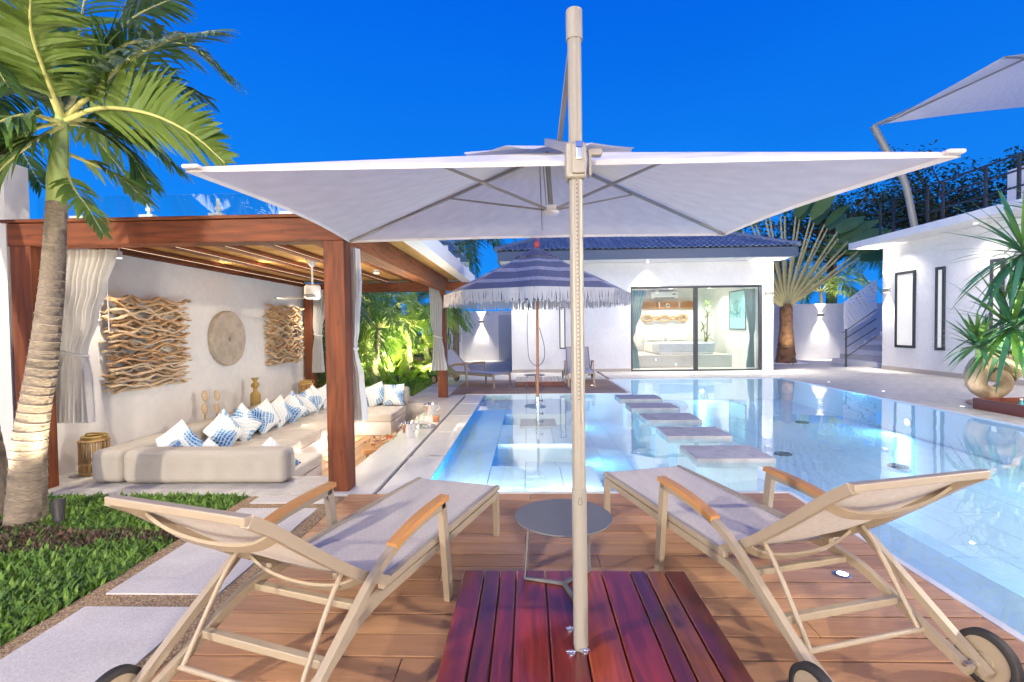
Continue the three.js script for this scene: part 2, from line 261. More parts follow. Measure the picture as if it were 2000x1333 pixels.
// --- pool
const WATER = -0.015, SHELF = -0.13, DEEP = -0.6, PIT = -0.38;
const pool = struct('swimming_pool');
{
  const wall = (x0, x1, z0, z1, y0 = -0.75, y1 = 0.002) => part(pool, 'pool_wall', uvm(span(x0, x1, y0, y1, z0, z1), 'x'), M.marble);
  wall(-1.4, 2.34, -4.46, -4.42); wall(2.30, 2.345, -4.42, 6); wall(2.25, 2.33, -14.11, -11.16); wall(-1.445, 2.25, -11.16, -11.12, -0.75, -0.003);
  wall(2.33, 7.16, -14.11, -14.06); wall(7.10, 7.16, -14.06, 6);
  // coping and the overflow ledge on the lounge side
  for (let k = 0; k < 5; k++) {
    const z0 = -4.40 - k * 1.33, z1 = z0 - 1.325;
    part(pool, 'coping_slab', uvm(span(-1.90, -1.445, -0.8, 0, z0, Math.max(z1, -11.05)), 'x'), k % 2 ? M.marble : M.marbleB);
    part(pool, 'ledge_slab', uvm(span(-1.40, -1.0, -0.3, -0.006, z0 - 0.06, Math.max(z1, -11.05)), 'x'), k % 2 ? M.marbleB : M.marble);
  }
  part(pool, 'overflow_gutter', span(-1.444, -1.401, -0.3, -0.05, -11.1, -4.4), M.gutter);
  part(pool, 'shelf_face', uvm(span(-1.06, -1.0, -0.7, -0.04, -11.11, -4.47), 'z'), M.marbleB);
  part(pool, 'deck_ledge', uvm(span(2.345, 2.9, -0.7, -0.13, -4.46, 6), 'z'), M.marbleB);
  // tiled floors: every tile a slab of its own over a recessed joint bed
  const bed = [];
  const floor = (x0, x1, z0, z1, y, drop = 0.3) => {
    bed.push(span(x0, x1, y - drop, y - 0.009, z0, z1));
    const nx = Math.max(1, Math.round((x1 - x0) / 0.4)), w = (x1 - x0) / nx;
    for (let i = 0; i < nx; i++) {
      let z = z0 - (i % 2 ? 0.4 : 0);
      for (; z < z1 - 1e-3; z += 0.8) {
        const a = Math.max(z, z0), b = Math.min(z + 0.8, z1); if (b - a < 0.03) continue;
        part(pool, 'tile', uvm(span(x0 + i * w + 0.004, x0 + (i + 1) * w - 0.004, y - 0.008, y, a + 0.004, b - 0.004), 'z'), pick(M.tile));
      }
    }
  };
  part(pool, 'blue_shaded_face', span(-1.0, -0.994, SHELF, -0.007, -11.1, -4.5), M.shadedBlue);  // step face coloured blue to stand in for underwater shade
  for (const [a, b] of [[-6.85, -5.75], [-9.2, -8.2]]) { part(pool, 'blue_shaded_face', span(-0.45, -0.444, PIT, SHELF - 0.001, a, b), M.shadedBlue); part(pool, 'pit_wall', span(-0.444, 0.75, PIT, SHELF - 0.001, a, a + 0.006), M.marbleB); part(pool, 'pit_wall', span(-0.444, 0.75, PIT, SHELF - 0.001, b - 0.006, b), M.marbleB); }  // left pit walls carry their blue shade as colour
  floor(-1.0, -0.45, -11.12, -4.46, SHELF, 0.5);
  floor(-0.45, 0.75, -5.75, -4.46, SHELF, 0.5); floor(-0.45, 0.75, -8.2, -6.85, SHELF, 0.5); floor(-0.45, 0.75, -11.12, -9.2, SHELF, 0.5);
  floor(-0.45, 0.75, -6.85, -5.75, PIT, 0.3); floor(-0.45, 0.75, -9.2, -8.2, PIT, 0.3);
  floor(0.75, 7.1, -11.12, -4.46, DEEP, 0.1); floor(2.33, 7.1, -14.06, -11.12, DEEP, 0.1); floor(2.9, 7.1, -4.46, 1.0, DEEP, 0.1);
  part(pool, 'joint_bed', mg(bed), M.joint);
  for (const [px, py] of [[1530, 888], [1567, 826], [1755, 912]]) {
    const p = gy(px, py, DEEP); const dr = mg([new THREE.TorusGeometry(0.12, 0.012, 8, 28).rotateX(Math.PI / 2), new THREE.TorusGeometry(0.08, 0.006, 6, 24).rotateX(Math.PI / 2), new THREE.TorusGeometry(0.045, 0.006, 6, 20).rotateX(Math.PI / 2), new THREE.CylinderGeometry(0.02, 0.02, 0.012, 12)]).translate(p.x, DEEP + 0.008, p.z);
    part(pool, 'drain', dr, M.tableGrey);
  }
}
{
  const s = new THREE.Shape([[-0.994, 4.462], [2.347, 4.462], [2.347, -6], [7.1, -6], [7.1, 14.058], [2.332, 14.058], [2.332, 11.118], [-0.994, 11.118]].map(([x, y]) => new THREE.Vector2(x, y)));
  const g = new THREE.ShapeGeometry(s).rotateX(-Math.PI / 2).translate(0, WATER, 0); // shape y -> -z
  struct('water', g, M.water);
}
// --- timber decks
function planks(parent, x0, x1, z0, z1, y, w, along, mats, cutAt, th = 0.028) {
  const gap = 0.011, n = Math.round((along === 'x' ? z1 - z0 : x1 - x0) / w), ww = (along === 'x' ? z1 - z0 : x1 - x0) / n;
  for (let i = 0; i < n; i++) {
    const a0 = along === 'x' ? x0 : z0, a1 = along === 'x' ? x1 : z1, cuts = [a0, ...cutAt(i, a0, a1), a1];
    for (let k = 0; k + 1 < cuts.length; k++) {
      const p = cuts[k] + 0.002, q = cuts[k + 1] - 0.002, b0 = (along === 'x' ? z0 : x0) + i * ww + gap / 2, b1 = b0 + ww - gap, dy = rr(-0.0012, 0.0012);
      const g = along === 'x' ? span(p, q, y - th, y + dy, b0, b1, 0.003) : span(b0, b1, y - th, y + dy, p, q, 0.003);
      part(parent, 'plank', uvm(g, along), pick(mats));
    }
  }
}
const deck = struct('pool_deck');
part(deck, 'deck_base', span(-1.66, 2.298, -0.8, -0.034, -4.415, 5.9), M.gutter);
planks(deck, -1.66, 2.298, -4.412, 0.2, 0, 0.168, 'x', M.deck, (i, a, b) => [a + (b - a) * ((i * 0.37 + 0.22) % 0.62 + 0.2)]);
planks(deck, -1.66, 2.298, 0.2, 5.9, 0, 0.285, 'x', M.deck, () => []);
const farDeck = struct('pool_deck');
part(farDeck, 'deck_base', span(-1.8, 2.248, -0.8, -0.034, -14.115, -11.17), M.gutter);
planks(farDeck, -1.8, 2.248, -14.112, -11.172, 0, 0.147, 'x', M.farDeck, (i, a, b) => [a + (b - a) * ((i * 0.41 + 0.3) % 0.6 + 0.2)]);
const pit = struct('lounge_floor');
part(pit, 'floor_base', span(-3.17, -1.9, -0.8, -0.414, -9.85, -4.95), M.gutter);
planks(pit, -3.17, -1.902, -9.85, -4.95, -0.38, 0.141, 'z', M.pitDeck, (i, a, b) => [a + (b - a) * (0.3 + (i * 0.29) % 0.4)]);
// --- lounge surround, garden path, lawns
struct('lounge_kerb', uvm(mg([span(-5.2, -1.902, -0.8, 0.0, -4.95, -4.36), span(-4.95, -4.35, -0.8, -0.001, -10.9, -4.951), span(-4.349, -1.902, -0.8, -0.001, -10.9, -9.851)]), 'x'), M.concrete);
const path = struct('garden_path');
part(path, 'pebble_bed', uvm(span(-2.56, -1.668, -0.8, -0.006, -4.355, 4), 'x'), M.pebble);
for (const [z0, z1] of [[-4.34, -4.17], [-4.05, -2.71], [-2.58, -1.24], [-1.11, 0.23], [0.36, 1.7]]) part(path, 'paving_slab', uvm(span(-2.45, -1.79, -0.05, 0.002, z0, z1, 0.004), 'x'), M.terrazzo);
const walk = struct('side_path');
for (let k = 0; k < 10; k++) part(walk, 'paving_slab', uvm(span(-2.6, -1.81, -0.8, rr(-0.004, 0), -10.905 - (k + 1) * 0.548 + 0.006, -10.905 - k * 0.548, 0.004), 'x'), k % 2 ? M.concrete : M.terrazzo);
struct('lawn_soil', uvm(mg([span(-9.5, -2.561, -0.8, -0.03, -4.355, 4), span(-6.2, -2.605, -0.8, -0.03, -16.4, -10.905)]), 'x'), M.soil);

// --- grass: blades in tufts, scattered
function tuftGeo(n, h, w, spread) {
  const p = [];
  for (let i = 0; i < n; i++) {
    const a = rr(0, 6.28), r = rr(0, spread), x = r * Math.cos(a), z = r * Math.sin(a), b = rr(0, 6.28), hh = h * rr(0.6, 1.2), lean = rr(0.25, 0.95) * hh, ww = w * rr(0.7, 1.2);
    const sx = -Math.sin(b) * ww, sz = Math.cos(b) * ww, mx = x + Math.cos(b) * lean * 0.45, mz = z + Math.sin(b) * lean * 0.45, tx = x + Math.cos(b) * lean, tz = z + Math.sin(b) * lean, my = hh * 0.6, ty = hh * 0.85;
    p.push(x - sx * 0.6, 0, z - sz * 0.6, x + sx * 0.6, 0, z + sz * 0.6, mx + sx, my, mz + sz, x - sx * 0.6, 0, z - sz * 0.6, mx + sx, my, mz + sz, mx - sx, my, mz - sz, mx - sx, my, mz - sz, mx + sx, my, mz + sz, tx, ty, tz);
  }
  return tri(p);
}
function scatter(name, g, m, spots, tint) {
  const o = new THREE.InstancedMesh(g, m, spots.length), mt = new THREE.Matrix4(), q = new THREE.Quaternion();
  spots.forEach(([x, y, z, s, c], i) => { q.setFromAxisAngle(V(0, 1, 0), rr(0, 6.28)); o.setMatrixAt(i, mt.compose(V(x, y, z), q, V(s, s * rr(0.8, 1.15), s))); o.setColorAt(i, tint(c)); });
  o.name = numbered(name); o.castShadow = o.receiveShadow = true; scene.add(o); return o;
}
const noise = new ImprovedNoise();
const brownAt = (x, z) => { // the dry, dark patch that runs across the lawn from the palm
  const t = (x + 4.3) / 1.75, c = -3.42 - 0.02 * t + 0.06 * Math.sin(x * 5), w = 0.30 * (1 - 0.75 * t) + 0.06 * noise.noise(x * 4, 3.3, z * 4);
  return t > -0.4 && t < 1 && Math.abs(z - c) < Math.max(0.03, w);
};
{
  const green = [], brown = [];
  for (let i = 0; i < 9500; i++) {
    const x = rr(-5.6, -2.585), z = rr(-4.34, -1.6); if (x < -4.6 && z > -2.4) continue;
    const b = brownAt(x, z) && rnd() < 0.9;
    (b ? brown : green).push([x, -0.03, z, rr(0.8, 1.25), rnd()]);
  }
  for (let i = 0; i < 5000; i++) green.push([rr(-6.1, -2.63), -0.03, rr(-16.3, -10.95), rr(0.9, 1.5), rnd()]);
  const gm = PH_(1, 1, 1, 0.7, { transmission: 0.3, thickness: 0 });
  const g1 = scatter('grass', tuftGeo(9, 0.075, 0.0062, 0.045), gm, green, (c) => C(lerp(0.075, 0.18, c), lerp(0.19, 0.33, c), lerp(0.015, 0.035, c)));
  g1.userData = { kind: 'stuff', label: 'short bright green carpet grass covering the lawns', category: 'grass' };
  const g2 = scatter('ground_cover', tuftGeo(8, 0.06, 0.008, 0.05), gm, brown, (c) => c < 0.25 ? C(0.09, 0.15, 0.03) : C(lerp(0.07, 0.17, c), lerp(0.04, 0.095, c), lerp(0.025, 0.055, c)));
  g2.userData = { kind: 'stuff', label: 'dry brown ground cover leaves in a dark strip across the lawn', category: 'ground cover' };
}

// ================================================================ FOREGROUND: platform, parasol, loungers, table
function platform(label, cx, cz) {
  const o = thing('wooden_platform', label, 'platform', null, cx, 0, cz);
  const cutsAt = [0, 130, 225, 320, 490, 655, 825, 995, 1090, 1200, 1325].map((v) => -0.62 + v * 1.24 / 1325), tone = [3, 1, 3, 0, 3, 2, 0, 1, 4, 1];
  for (let i = 0; i < 10; i++) part(o, 'plank', uvm(span(cutsAt[i] + 0.003, cutsAt[i + 1] - 0.003, 0.095, 0.13 + rr(-0.001, 0.001), -0.66, 0.66, 0.008), 'z'), M.red[tone[i]]);
  part(o, 'skirt', uvm(span(-0.605, 0.605, 0.0, 0.094, -0.645, 0.645), 'x'), M.red[1]);
  return o;
}
platform('glossy dark red plank platform under the white cantilever parasol mast', 0.24, -2.08);
platform('low brown plank platform between the two loungers by the villa wall', 0.28, -13.1);

{
  const mx = 0.21, mz = -2.07, base = V(mx, 0.13, mz), top = gz(1121, 22, mz); top.z = mz;
  const o = thing('cantilever_parasol', 'large white rectangular cantilever parasol on a grey mast', 'parasol', null, mx, 0.13, mz);
  const at = (t) => base.clone().lerp(top, t);
  const mast = wpart(o, 'mast', mg([rod(base, at(0.985), 0.0285, 0.0285, 24), bar(at(0.36).add(V(0, 0, 0.0265)), at(0.80).add(V(0, 0, 0.0265)), 0.012, 0.006)]), M.metalGrey);
  wpart(o, 'sleeve', rod(at(0.005), at(0.255), 0.0315, 0.0315, 24), M.metalGrey);
  wpart(o, 'mast_cap', rod(at(0.955), at(1), 0.034, 0.034, 24), M.metalGrey);
  for (const s of [-1, 1]) wpart(o, 'mast_rib', bar(at(0.26).add(V(s * 0.014, 0, 0.0265)), at(0.955).add(V(s * 0.014, 0, 0.0265)), 0.005, 0.008), M.metalGrey);
  const holes = []; for (let t = 0.40; t < 0.80; t += 0.0065) { const p = at(t); holes.push(new THREE.CylinderGeometry(0.0032, 0.0032, 0.004, 8).rotateX(Math.PI / 2).translate(p.x, p.y, p.z + 0.0325)); }
  const hs = wpart(o, 'hole_row', mg(holes), M.darkMetal); hs.userData.kind = 'stuff';
  // emblem outline on the sleeve
  const e = at(0.243); wpart(o, 'emblem', mg([tube([V(e.x - 0.004, e.y + 0.012, mz + 0.032), V(e.x - 0.004, e.y, mz + 0.032), V(e.x - 0.008, e.y - 0.012, mz + 0.0315), V(e.x - 0.004, e.y - 0.02, mz + 0.032), V(e.x + 0.006, e.y - 0.02, mz + 0.032), V(e.x + 0.009, e.y - 0.012, mz + 0.0315), V(e.x + 0.005, e.y, mz + 0.032), V(e.x + 0.005, e.y + 0.012, mz + 0.032)], 0.0009, 30, 5)]), M.darkMetal);
  const car = gz(1125, 318, mz); const c0 = V(car.x, car.y, mz);
  const cg = wpart(o, 'carriage', mg([bx(0.085, 0.15, 0.085, c0.x - 0.003, c0.y, mz, 0.015), bx(0.055, 0.12, 0.02, c0.x + 0.006, c0.y - 0.0, mz + 0.048, 0.008)]), M.metalGrey);
  sub(cg, 'release_button', bx(0.028, 0.024, 0.012, c0.x + 0.008 - mx, c0.y + 0.055 - 0.13, 0.06, 0.004), M.blueLabel);
  sub(cg, 'lever', bx(0.024, 0.05, 0.012, c0.x + 0.006 - mx, c0.y + 0.018 - 0.13, 0.062, 0.005), M.steel);
  wpart(o, 'bracket', mg([bx(0.012, 0.1, 0.05, c0.x + 0.058, c0.y - 0.005, mz - 0.02, 0.004), bx(0.06, 0.03, 0.04, c0.x + 0.08, c0.y + 0.045, mz - 0.02, 0.008)]), M.metalGrey);
  const nL = gz(362, 327, -2.2), nR = gz(1877, 297, -2.2), fR = gz(1416, 456, -4.5), fL = gz(683, 470, -4.5), ap = V(0.14, 2.675, -3.34), hub = V(0.165, 2.285, -3.34);
  const cor = [nL, nR, fR, fL];
  for (let i = 0; i < 4; i++) {
    const a = cor[i], b = cor[(i + 1) % 4];
    const f = (u, v) => { const e = a.clone().lerp(b, u); const pull = 0.035 * Math.sin(Math.PI * u); const p = ap.clone().lerp(e, v * (1 - pull * v)); p.y -= 0.02 * Math.sin(Math.PI * u) * Math.sin(Math.PI * Math.min(1, v * 0.9)) + 0.004 * Math.sin(u * 23 + i) * v * (1 - v) * 2; return p; };
    const L = a.distanceTo(b);
    wpart(o, 'canopy_panel', grid(24, 16, f, (u, v) => [u * L, v * 1.9]), M.canopy);
    wpart(o, 'hem', grid(24, 1, (u, v) => { const p = f(u, 1); p.y -= v * 0.022; return p; }, (u, v) => [u * L, v * 0.02]), M.canopy);
    const rb = ap.clone().lerp(a, 1); rb.y -= 0.012; const s0 = ap.clone(); s0.y -= 0.018;
    wpart(o, 'rib', bar(s0, rb, 0.020, 0.016), M.metalGrey);
    const k = s0.clone().lerp(rb, 0.42); wpart(o, 'strut', bar(hub, k, 0.020, 0.012), M.metalGrey);
    wpart(o, 'corner_pocket', bx(0.08, 0.02, 0.05, a.x + (a.x < 0 ? 0.04 : -0.04), a.y - 0.004, a.z - 0.01 * Math.sign(i - 1.5), 0.012), M.canopy);
  }
  wpart(o, 'hub_column', rod(hub, ap, 0.017, 0.017, 16), M.metalGrey);
  const hb = wpart(o, 'hub', mg([lathe([[0, -0.03], [0.045, -0.026], [0.055, -0.008], [0.05, 0.002], [0, 0.004]], 24).translate(hub.x, hub.y, hub.z), bx(0.07, 0.04, 0.07, hub.x, hub.y + 0.016, hub.z, 0.008)]), M.whiteGloss);
  wpart(o, 'pull_cord', mg([rod(ap.clone().add(V(-0.05, -0.03, 0)), V(hub.x - 0.062, hub.y - 0.13, hub.z), 0.004), rod(ap.clone().add(V(-0.03, -0.02, 0)), hub.clone().add(V(-0.03, 0, 0)), 0.003)]), M.metalGrey);
  wpart(o, 'vent_flap', grid(40, 8, (u, v) => { const a = u * 2 * Math.PI, q = Math.max(Math.abs(Math.cos(a)), Math.abs(Math.sin(a))), ex = 0.5 / q * v, p = V(ap.x + Math.cos(a) * ex * 1.05, ap.y + 0.045 - v * 0.115, ap.z + Math.sin(a) * ex * 0.55); p.y += v * (0.018 * Math.sin(a * 13) + 0.012 * Math.sin(a * 7 + 1)); return p; }), M.canopy);
  const tp = ap.clone().add(V(0, 0.07, 0));
  wpart(o, 'arm', bar(V(c0.x, c0.y + 0.07, mz - 0.04), tp, 0.03, 0.045), M.metalGrey);
  wpart(o, 'brace', bar(at(0.95).add(V(-0.012, 0, -0.03)), gz(1093, 272, -2.62), 0.022, 0.03), M.metalGrey);
  for (const [px, py] of [[1114, 1228], [1116, 1274], [1142, 1271]]) {
    const p = gy(px, py, 0.14);
    wpart(o, 'wing_nut', mg([new THREE.SphereGeometry(0.008, 10, 8).translate(p.x, 0.142, p.z), new THREE.TorusGeometry(0.009, 0.0032, 6, 14).rotateX(1.2).translate(p.x + 0.012, 0.143, p.z), new THREE.TorusGeometry(0.009, 0.0032, 6, 14).rotateX(1.2).translate(p.x - 0.012, 0.143, p.z), new THREE.CylinderGeometry(0.017, 0.017, 0.004, 16).translate(p.x, 0.1325, p.z)]), M.chrome);
  }
}

function lounger(label, x, z, ry) {
  const o = thing('sun_lounger', label, 'sun lounger', null, x, 0, z, ry);
  const X = V(1, 0, 0), P = (s, u, y) => V(s, y, u);
  const foldBack = [[1.40, 0.355], [1.53, 0.43], [1.66, 0.52], [1.80, 0.63], [1.95, 0.755], [2.05, 0.84], [2.14, 0.905]];
  const bk = new THREE.CatmullRomCurve3(foldBack.map(([u, y]) => P(0, u, y)));
  const sl = part(o, 'seat_sling', grid(10, 20, (u, v) => { const q = P(lerp(-0.305, 0.305, u), lerp(0.0, 1.42, v), 0.352); q.y -= 0.012 * Math.sin(Math.PI * u) * Math.sin(Math.PI * v); return q; }, (u, v) => [u * 0.61, v * 1.42]), M.sling);
  const bs = part(o, 'back_sling', grid(10, 20, (u, v) => { const q = bk.getPoint(v); q.x = lerp(-0.305, 0.305, u); q.y -= 0.016 * Math.sin(Math.PI * u); q.y += 0.01; return q; }, (u, v) => [u * 0.61, v * 0.9]), M.sling);
  part(o, 'foot_bar', bar(P(-0.32, 0.0, 0.335), P(0.32, 0.0, 0.335), 0.03, 0.03, 0.006), M.metal);
  part(o, 'head_bar', bar(P(-0.325, 2.14, 0.908), P(0.325, 2.14, 0.908), 0.035, 0.03, 0.006), M.metal);
  for (const s of [-1, 1]) {
    const sd = 0.322 * s;
    part(o, 'seat_rail', mg([bar(P(sd, -0.01, 0.342), P(sd, 1.45, 0.352), 0.034, 0.034, 0.007)]), M.metal);
    part(o, 'back_rail', sweep(smooth(foldBack.map(([u, y]) => P(0.318 * s, u, y)), 18), X, 0.034, 0.04), M.metal);
    part(o, 'lower_rail', sweep(smooth([P(sd, 0.02, 0.30), P(sd, 0.7, 0.302), P(sd, 1.30, 0.312), P(sd, 1.48, 0.312), P(sd, 1.62, 0.29), P(sd, 1.76, 0.235), P(sd, 1.92, 0.165), P(sd, 2.10, 0.09)], 26), X, 0.032, 0.042), M.metal);
    part(o, 'leg', sweep([P(sd, 0.02, 0), P(sd, 0.03, 0.31)], X, 0.036, 0.042), M.metal);
    const a = 0.372 * s;
    part(o, 'leg', sweep([P(a, 0.885, 0), P(a, 0.92, 0.3), P(a, 0.955, 0.562)], X, 0.034, 0.05), M.metal);
    part(o, 'arm_rail', sweep(smooth([P(a, 0.94, 0.553), P(a, 1.2, 0.545), P(a, 1.40, 0.52), P(a, 1.54, 0.475), P(a, 1.71, 0.37), P(a, 1.91, 0.235), P(a, 2.13, 0.085)], 26), X, 0.034, 0.036), M.metal);
    part(o, 'armrest', uvm(sweep(smooth([P(a, 0.915, 0.583), P(a, 1.1, 0.579), P(a, 1.28, 0.562), P(a, 1.43, 0.532)], 12), X, 0.052, 0.026), 'z'), M.teak);
    part(o, 'support_rod', tube([P(0.285 * s, 1.655, 0.51), P(0.285 * s, 1.70, 0.47), P(0.285 * s, 1.75, 0.41), P(0.285 * s, 1.92, 0.165)], 0.0105, 16, 8), M.metal);
    part(o, 'bolt', rod(P(0.334 * s, 1.92, 0.155), P(0.346 * s, 1.92, 0.155), 0.011), M.steel); part(o, 'bolt', rod(P(0.334 * s, 2.0, 0.125), P(0.346 * s, 2.0, 0.125), 0.009), M.steel);
    const w = part(o, 'wheel', mg([new THREE.CylinderGeometry(0.094, 0.094, 0.026, 30).rotateZ(Math.PI / 2).translate(0.425 * s, 0.115, 2.09), new THREE.CylinderGeometry(0.03, 0.03, 0.036, 18).rotateZ(Math.PI / 2).translate(0.425 * s, 0.115, 2.09)]), M.metal);
    const tp = []; for (let i = 0; i <= 12; i++) { const t = i / 12; tp.push([0.094 + 0.021 * Math.min(1, Math.sin(Math.PI * t) * 2.2) - (i % 2 && i > 1 && i < 11 ? 0.0022 : 0), lerp(-0.021, 0.021, t)]); }
    tp.push([0.090, 0.018], [0.090, -0.018], [0.094, -0.021]);
    sub(w, 'tyre', lathe(tp, 40).rotateZ(Math.PI / 2).translate(0.425 * s, 0.115, 2.09), M.tyre);
    part(o, 'axle', rod(P(0.30 * s, 2.09, 0.115), P(0.44 * s, 2.09, 0.115), 0.009), M.steel);
  }
  part(o, 'cross_bar', bar(P(-0.32, 1.53, 0.292), P(0.32, 1.53, 0.292), 0.036, 0.03, 0.005), M.metal);
  part(o, 'cross_bar', bar(P(-0.32, 1.80, 0.225), P(0.32, 1.80, 0.225), 0.036, 0.034, 0.005), M.metal);
  part(o, 'cross_bar', rod(P(-0.33, 1.92, 0.158), P(0.33, 1.92, 0.158), 0.012, 0.012, 12), M.metal);
  const bow = (u, y, dy, du) => sweep(smooth([P(-0.315, u, y), P(-0.2, u + du * 0.7, y - dy * 0.7), P(0, u + du, y - dy), P(0.2, u + du * 0.7, y - dy * 0.7), P(0.315, u, y)], 16), V(0, 0.72, 0.69).normalize(), 0.05, 0.012);
  part(o, 'bow_brace', bow(2.02, 0.81, 0.085, -0.02), M.metal);
  part(o, 'bow_brace', bow(1.56, 0.445, 0.085, 0.0), M.metal);
  return o;
}
const loungerL = lounger('beige sling sun lounger on the deck between the lawn path and the red platform', -0.545, -3.629, -17.5 * Math.PI / 180);
copyOf(loungerL, 'beige sling sun lounger on the deck beside the pool ledge and a deck light', 0.908, 0, -3.947, 15.3 * Math.PI / 180);
copyOf(loungerL, 'beige sun lounger on the brown deck beside the side path and garden', -0.66, 0, -12.42, -127 * Math.PI / 180);
copyOf(loungerL, 'beige sun lounger on the brown deck with its back to the narrow villa window', 1.33, 0, -12.35, Math.PI * 0.985);

function sideTable(label, x, y, z, ry) {
  const o = thing('side_table', label, 'side table', null, x, y, z, ry);
  part(o, 'table_top', lathe([[0, 0.362], [0.248, 0.362], [0.255, 0.367], [0.255, 0.371], [0.252, 0.374], [0, 0.374]], 56), M.tableGrey);
  const f = [0, 1, 2].map((k) => V(0.215 * Math.sin(k * 2.094), 0.009, 0.215 * Math.cos(k * 2.094)));
  f.forEach((p) => {
    part(o, 'base_bar', bar(V(0, 0.009, 0), p, 0.022, 0.016, 0.004), M.tableGrey);
    part(o, 'leg', bar(p, V(p.x * 0.86, 0.362, p.z * 0.86), 0.022, 0.010, 0.003), M.tableGrey);
  });
  return o;
}
const st = sideTable('round grey metal side table standing on the red platform beside the mast', 0.175, 0.131, -2.58, 0.25);
copyOf(st, 'round grey metal side table between the two loungers on the brown deck', 0.14, 0, -11.75, 0.9);

// ================================================================ PERGOLA LOUNGE
{
  const o = thing('pergola', 'reddish timber pergola with bamboo ceiling over the sunken lounge', 'pergola', null, -3.3, 0, -7.7);
  const post = (x, z, w = 0.19, y0 = 0) => wpart(o, 'post', uvm(span(x - w / 2, x + w / 2, y0, 2.32, z - w / 2, z + w / 2, 0.006), 'y'), M.pergola);
  post(-1.775, -4.56); post(-4.74, -4.56, 0.2); post(-1.88, -10.7); post(-4.80, -10.68);
  wpart(o, 'beam', uvm(span(-4.86, -1.675, 2.321, 2.53, -4.66, -4.46, 0.006), 'x'), M.pergola);
  wpart(o, 'beam', uvm(span(-1.94, -1.72, 2.322, 2.582, -10.58, -4.665, 0.006), 'z'), M.pergolaPale);
  wpart(o, 'beam', uvm(span(-4.9, -1.30, 2.321, 2.52, -10.80, -10.6, 0.006), 'x'), M.pergola);
  wpart(o, 'beam', uvm(span(-4.948, -4.87, 2.45, 2.582, -10.59, -4.668, 0.004), 'z'), M.pergola);
  for (const x of [-4.25, -3.65, -3.05, -2.45]) wpart(o, 'rafter', uvm(span(x - 0.045, x + 0.045, 2.50, 2.582, -10.59, -4.668, 0.005), 'z'), M.pergolaPale);
  const bam = []; for (let z = -4.70; z > -11.2; z -= 0.032) { const r = rr(0.0135, 0.0165), y = 2.602 + rr(-0.004, 0.004), tl = rr(-0.004, 0.004); bam.push(uvm(rod(V(-4.94, y, z + tl), V(-1.42, y, z - tl), r, r, 6), 'x')); }
  const bm = wpart(o, 'bamboo_ceiling', mg(bam), M.bamboo); bm.userData.kind = 'stuff';
  wpart(o, 'roof_slab', span(-5.15, -1.25, 2.625, 2.67, -11.4, -4.98), M.white);
  wpart(o, 'fascia', span(-1.418, -1.22, 2.50, 2.72, -11.42, -4.70, 0.01), M.white);
  wpart(o, 'roof_edge', uvm(span(-4.9, -1.64, 2.536, 2.565, -4.69, -4.435, 0.004), 'x'), M.pergola);
  for (const x of [-4.868, -4.204, -3.604, -3.004, -2.404]) {
    const c = wpart(o, 'led_channel', span(x, x + 0.02, 2.502, 2.512, -10.55, -4.7), M.pergola); sub(c, 'lamp_strip', span(x + 0.003 + 3.3, x + 0.017 + 3.3, 2.5125, 2.515, -10.5 + 7.7, -4.75 + 7.7), M.lampStrip);
    const l = new THREE.RectAreaLight(C(1, 0.82, 0.55), 46 * LAMP, 0.025, 5.7); l.position.set(x + 0.016, 2.518, -7.62); l.lookAt(x + 0.30, 2.66, -7.62); scene.add(l);
  }
  // small spotlights screwed under the beams
  for (const [x, z] of [[-4.5, -5.3], [-4.5, -10.2]]) {
    const lm = wpart(o, 'spotlight', mg([new THREE.CylinderGeometry(0.028, 0.028, 0.07, 14).translate(x, 2.36, z), rod(V(x, 2.39, z), V(x, 2.59, z), 0.008)]), M.white);
    const g = new THREE.CylinderGeometry(0.022, 0.022, 0.006, 14).translate(x + 3.3, 2.321, z + 7.7); sub(lm, 'lamp_lens', g, M.lampWarm);
    spot(x, 2.312, z, x - 0.33, 1.2, z, 5, 0.82, 0.8, [1, 0.87, 0.7]);
  }
  for (const [x, z] of [[-2.75, -5.6], [-2.75, -8.9]]) {
    const lm = wpart(o, 'downlight', mg([new THREE.CylinderGeometry(0.055, 0.055, 0.06, 20).translate(x, 2.555, z)]), M.white);
    sub(lm, 'lamp_lens', new THREE.CylinderGeometry(0.045, 0.045, 0.006, 20).translate(x + 3.3, 2.522, z + 7.7), M.lampWarm);
    spot(x, 2.515, z, x, 0, z, 13, 1.15, 0.8, [1, 0.87, 0.7], 3);
  }
}
// glass balustrade on the pergola roof
{
  const o = thing('glass_balustrade', 'frameless green tinted glass balustrade on the pergola roof edge', 'balustrade', null, -3.2, 2.66, -4.9);
  for (let k = 0; k < 3; k++) { const x0 = -5.0 + k * 1.24; wpart(o, 'glass_pane', span(x0, x0 + 1.225, 2.64, 2.89, -4.906, -4.894), M.glass); }
  for (let k = 0; k < 4; k++) { const z0 = -4.95 - k * 1.5; wpart(o, 'glass_pane', span(-1.306, -1.294, 2.75, 3.0, z0 - 1.48, z0), M.glass); }
  for (const x of [-3.87, -3.15, -2.42, -4.6]) wpart(o, 'clamp', mg([bx(0.14, 0.05, 0.08, x, 2.675, -4.935), bx(0.03, 0.17, 0.02, x + 0.02, 2.765, -4.92), bx(0.05, 0.03, 0.05, x + 0.02, 2.75, -4.93)]), M.white);
  for (let k = 0; k < 5; k++) wpart(o, 'clamp', bx(0.05, 0.12, 0.06, -1.30, 2.775, -5.1 - k * 1.4), M.white);
}
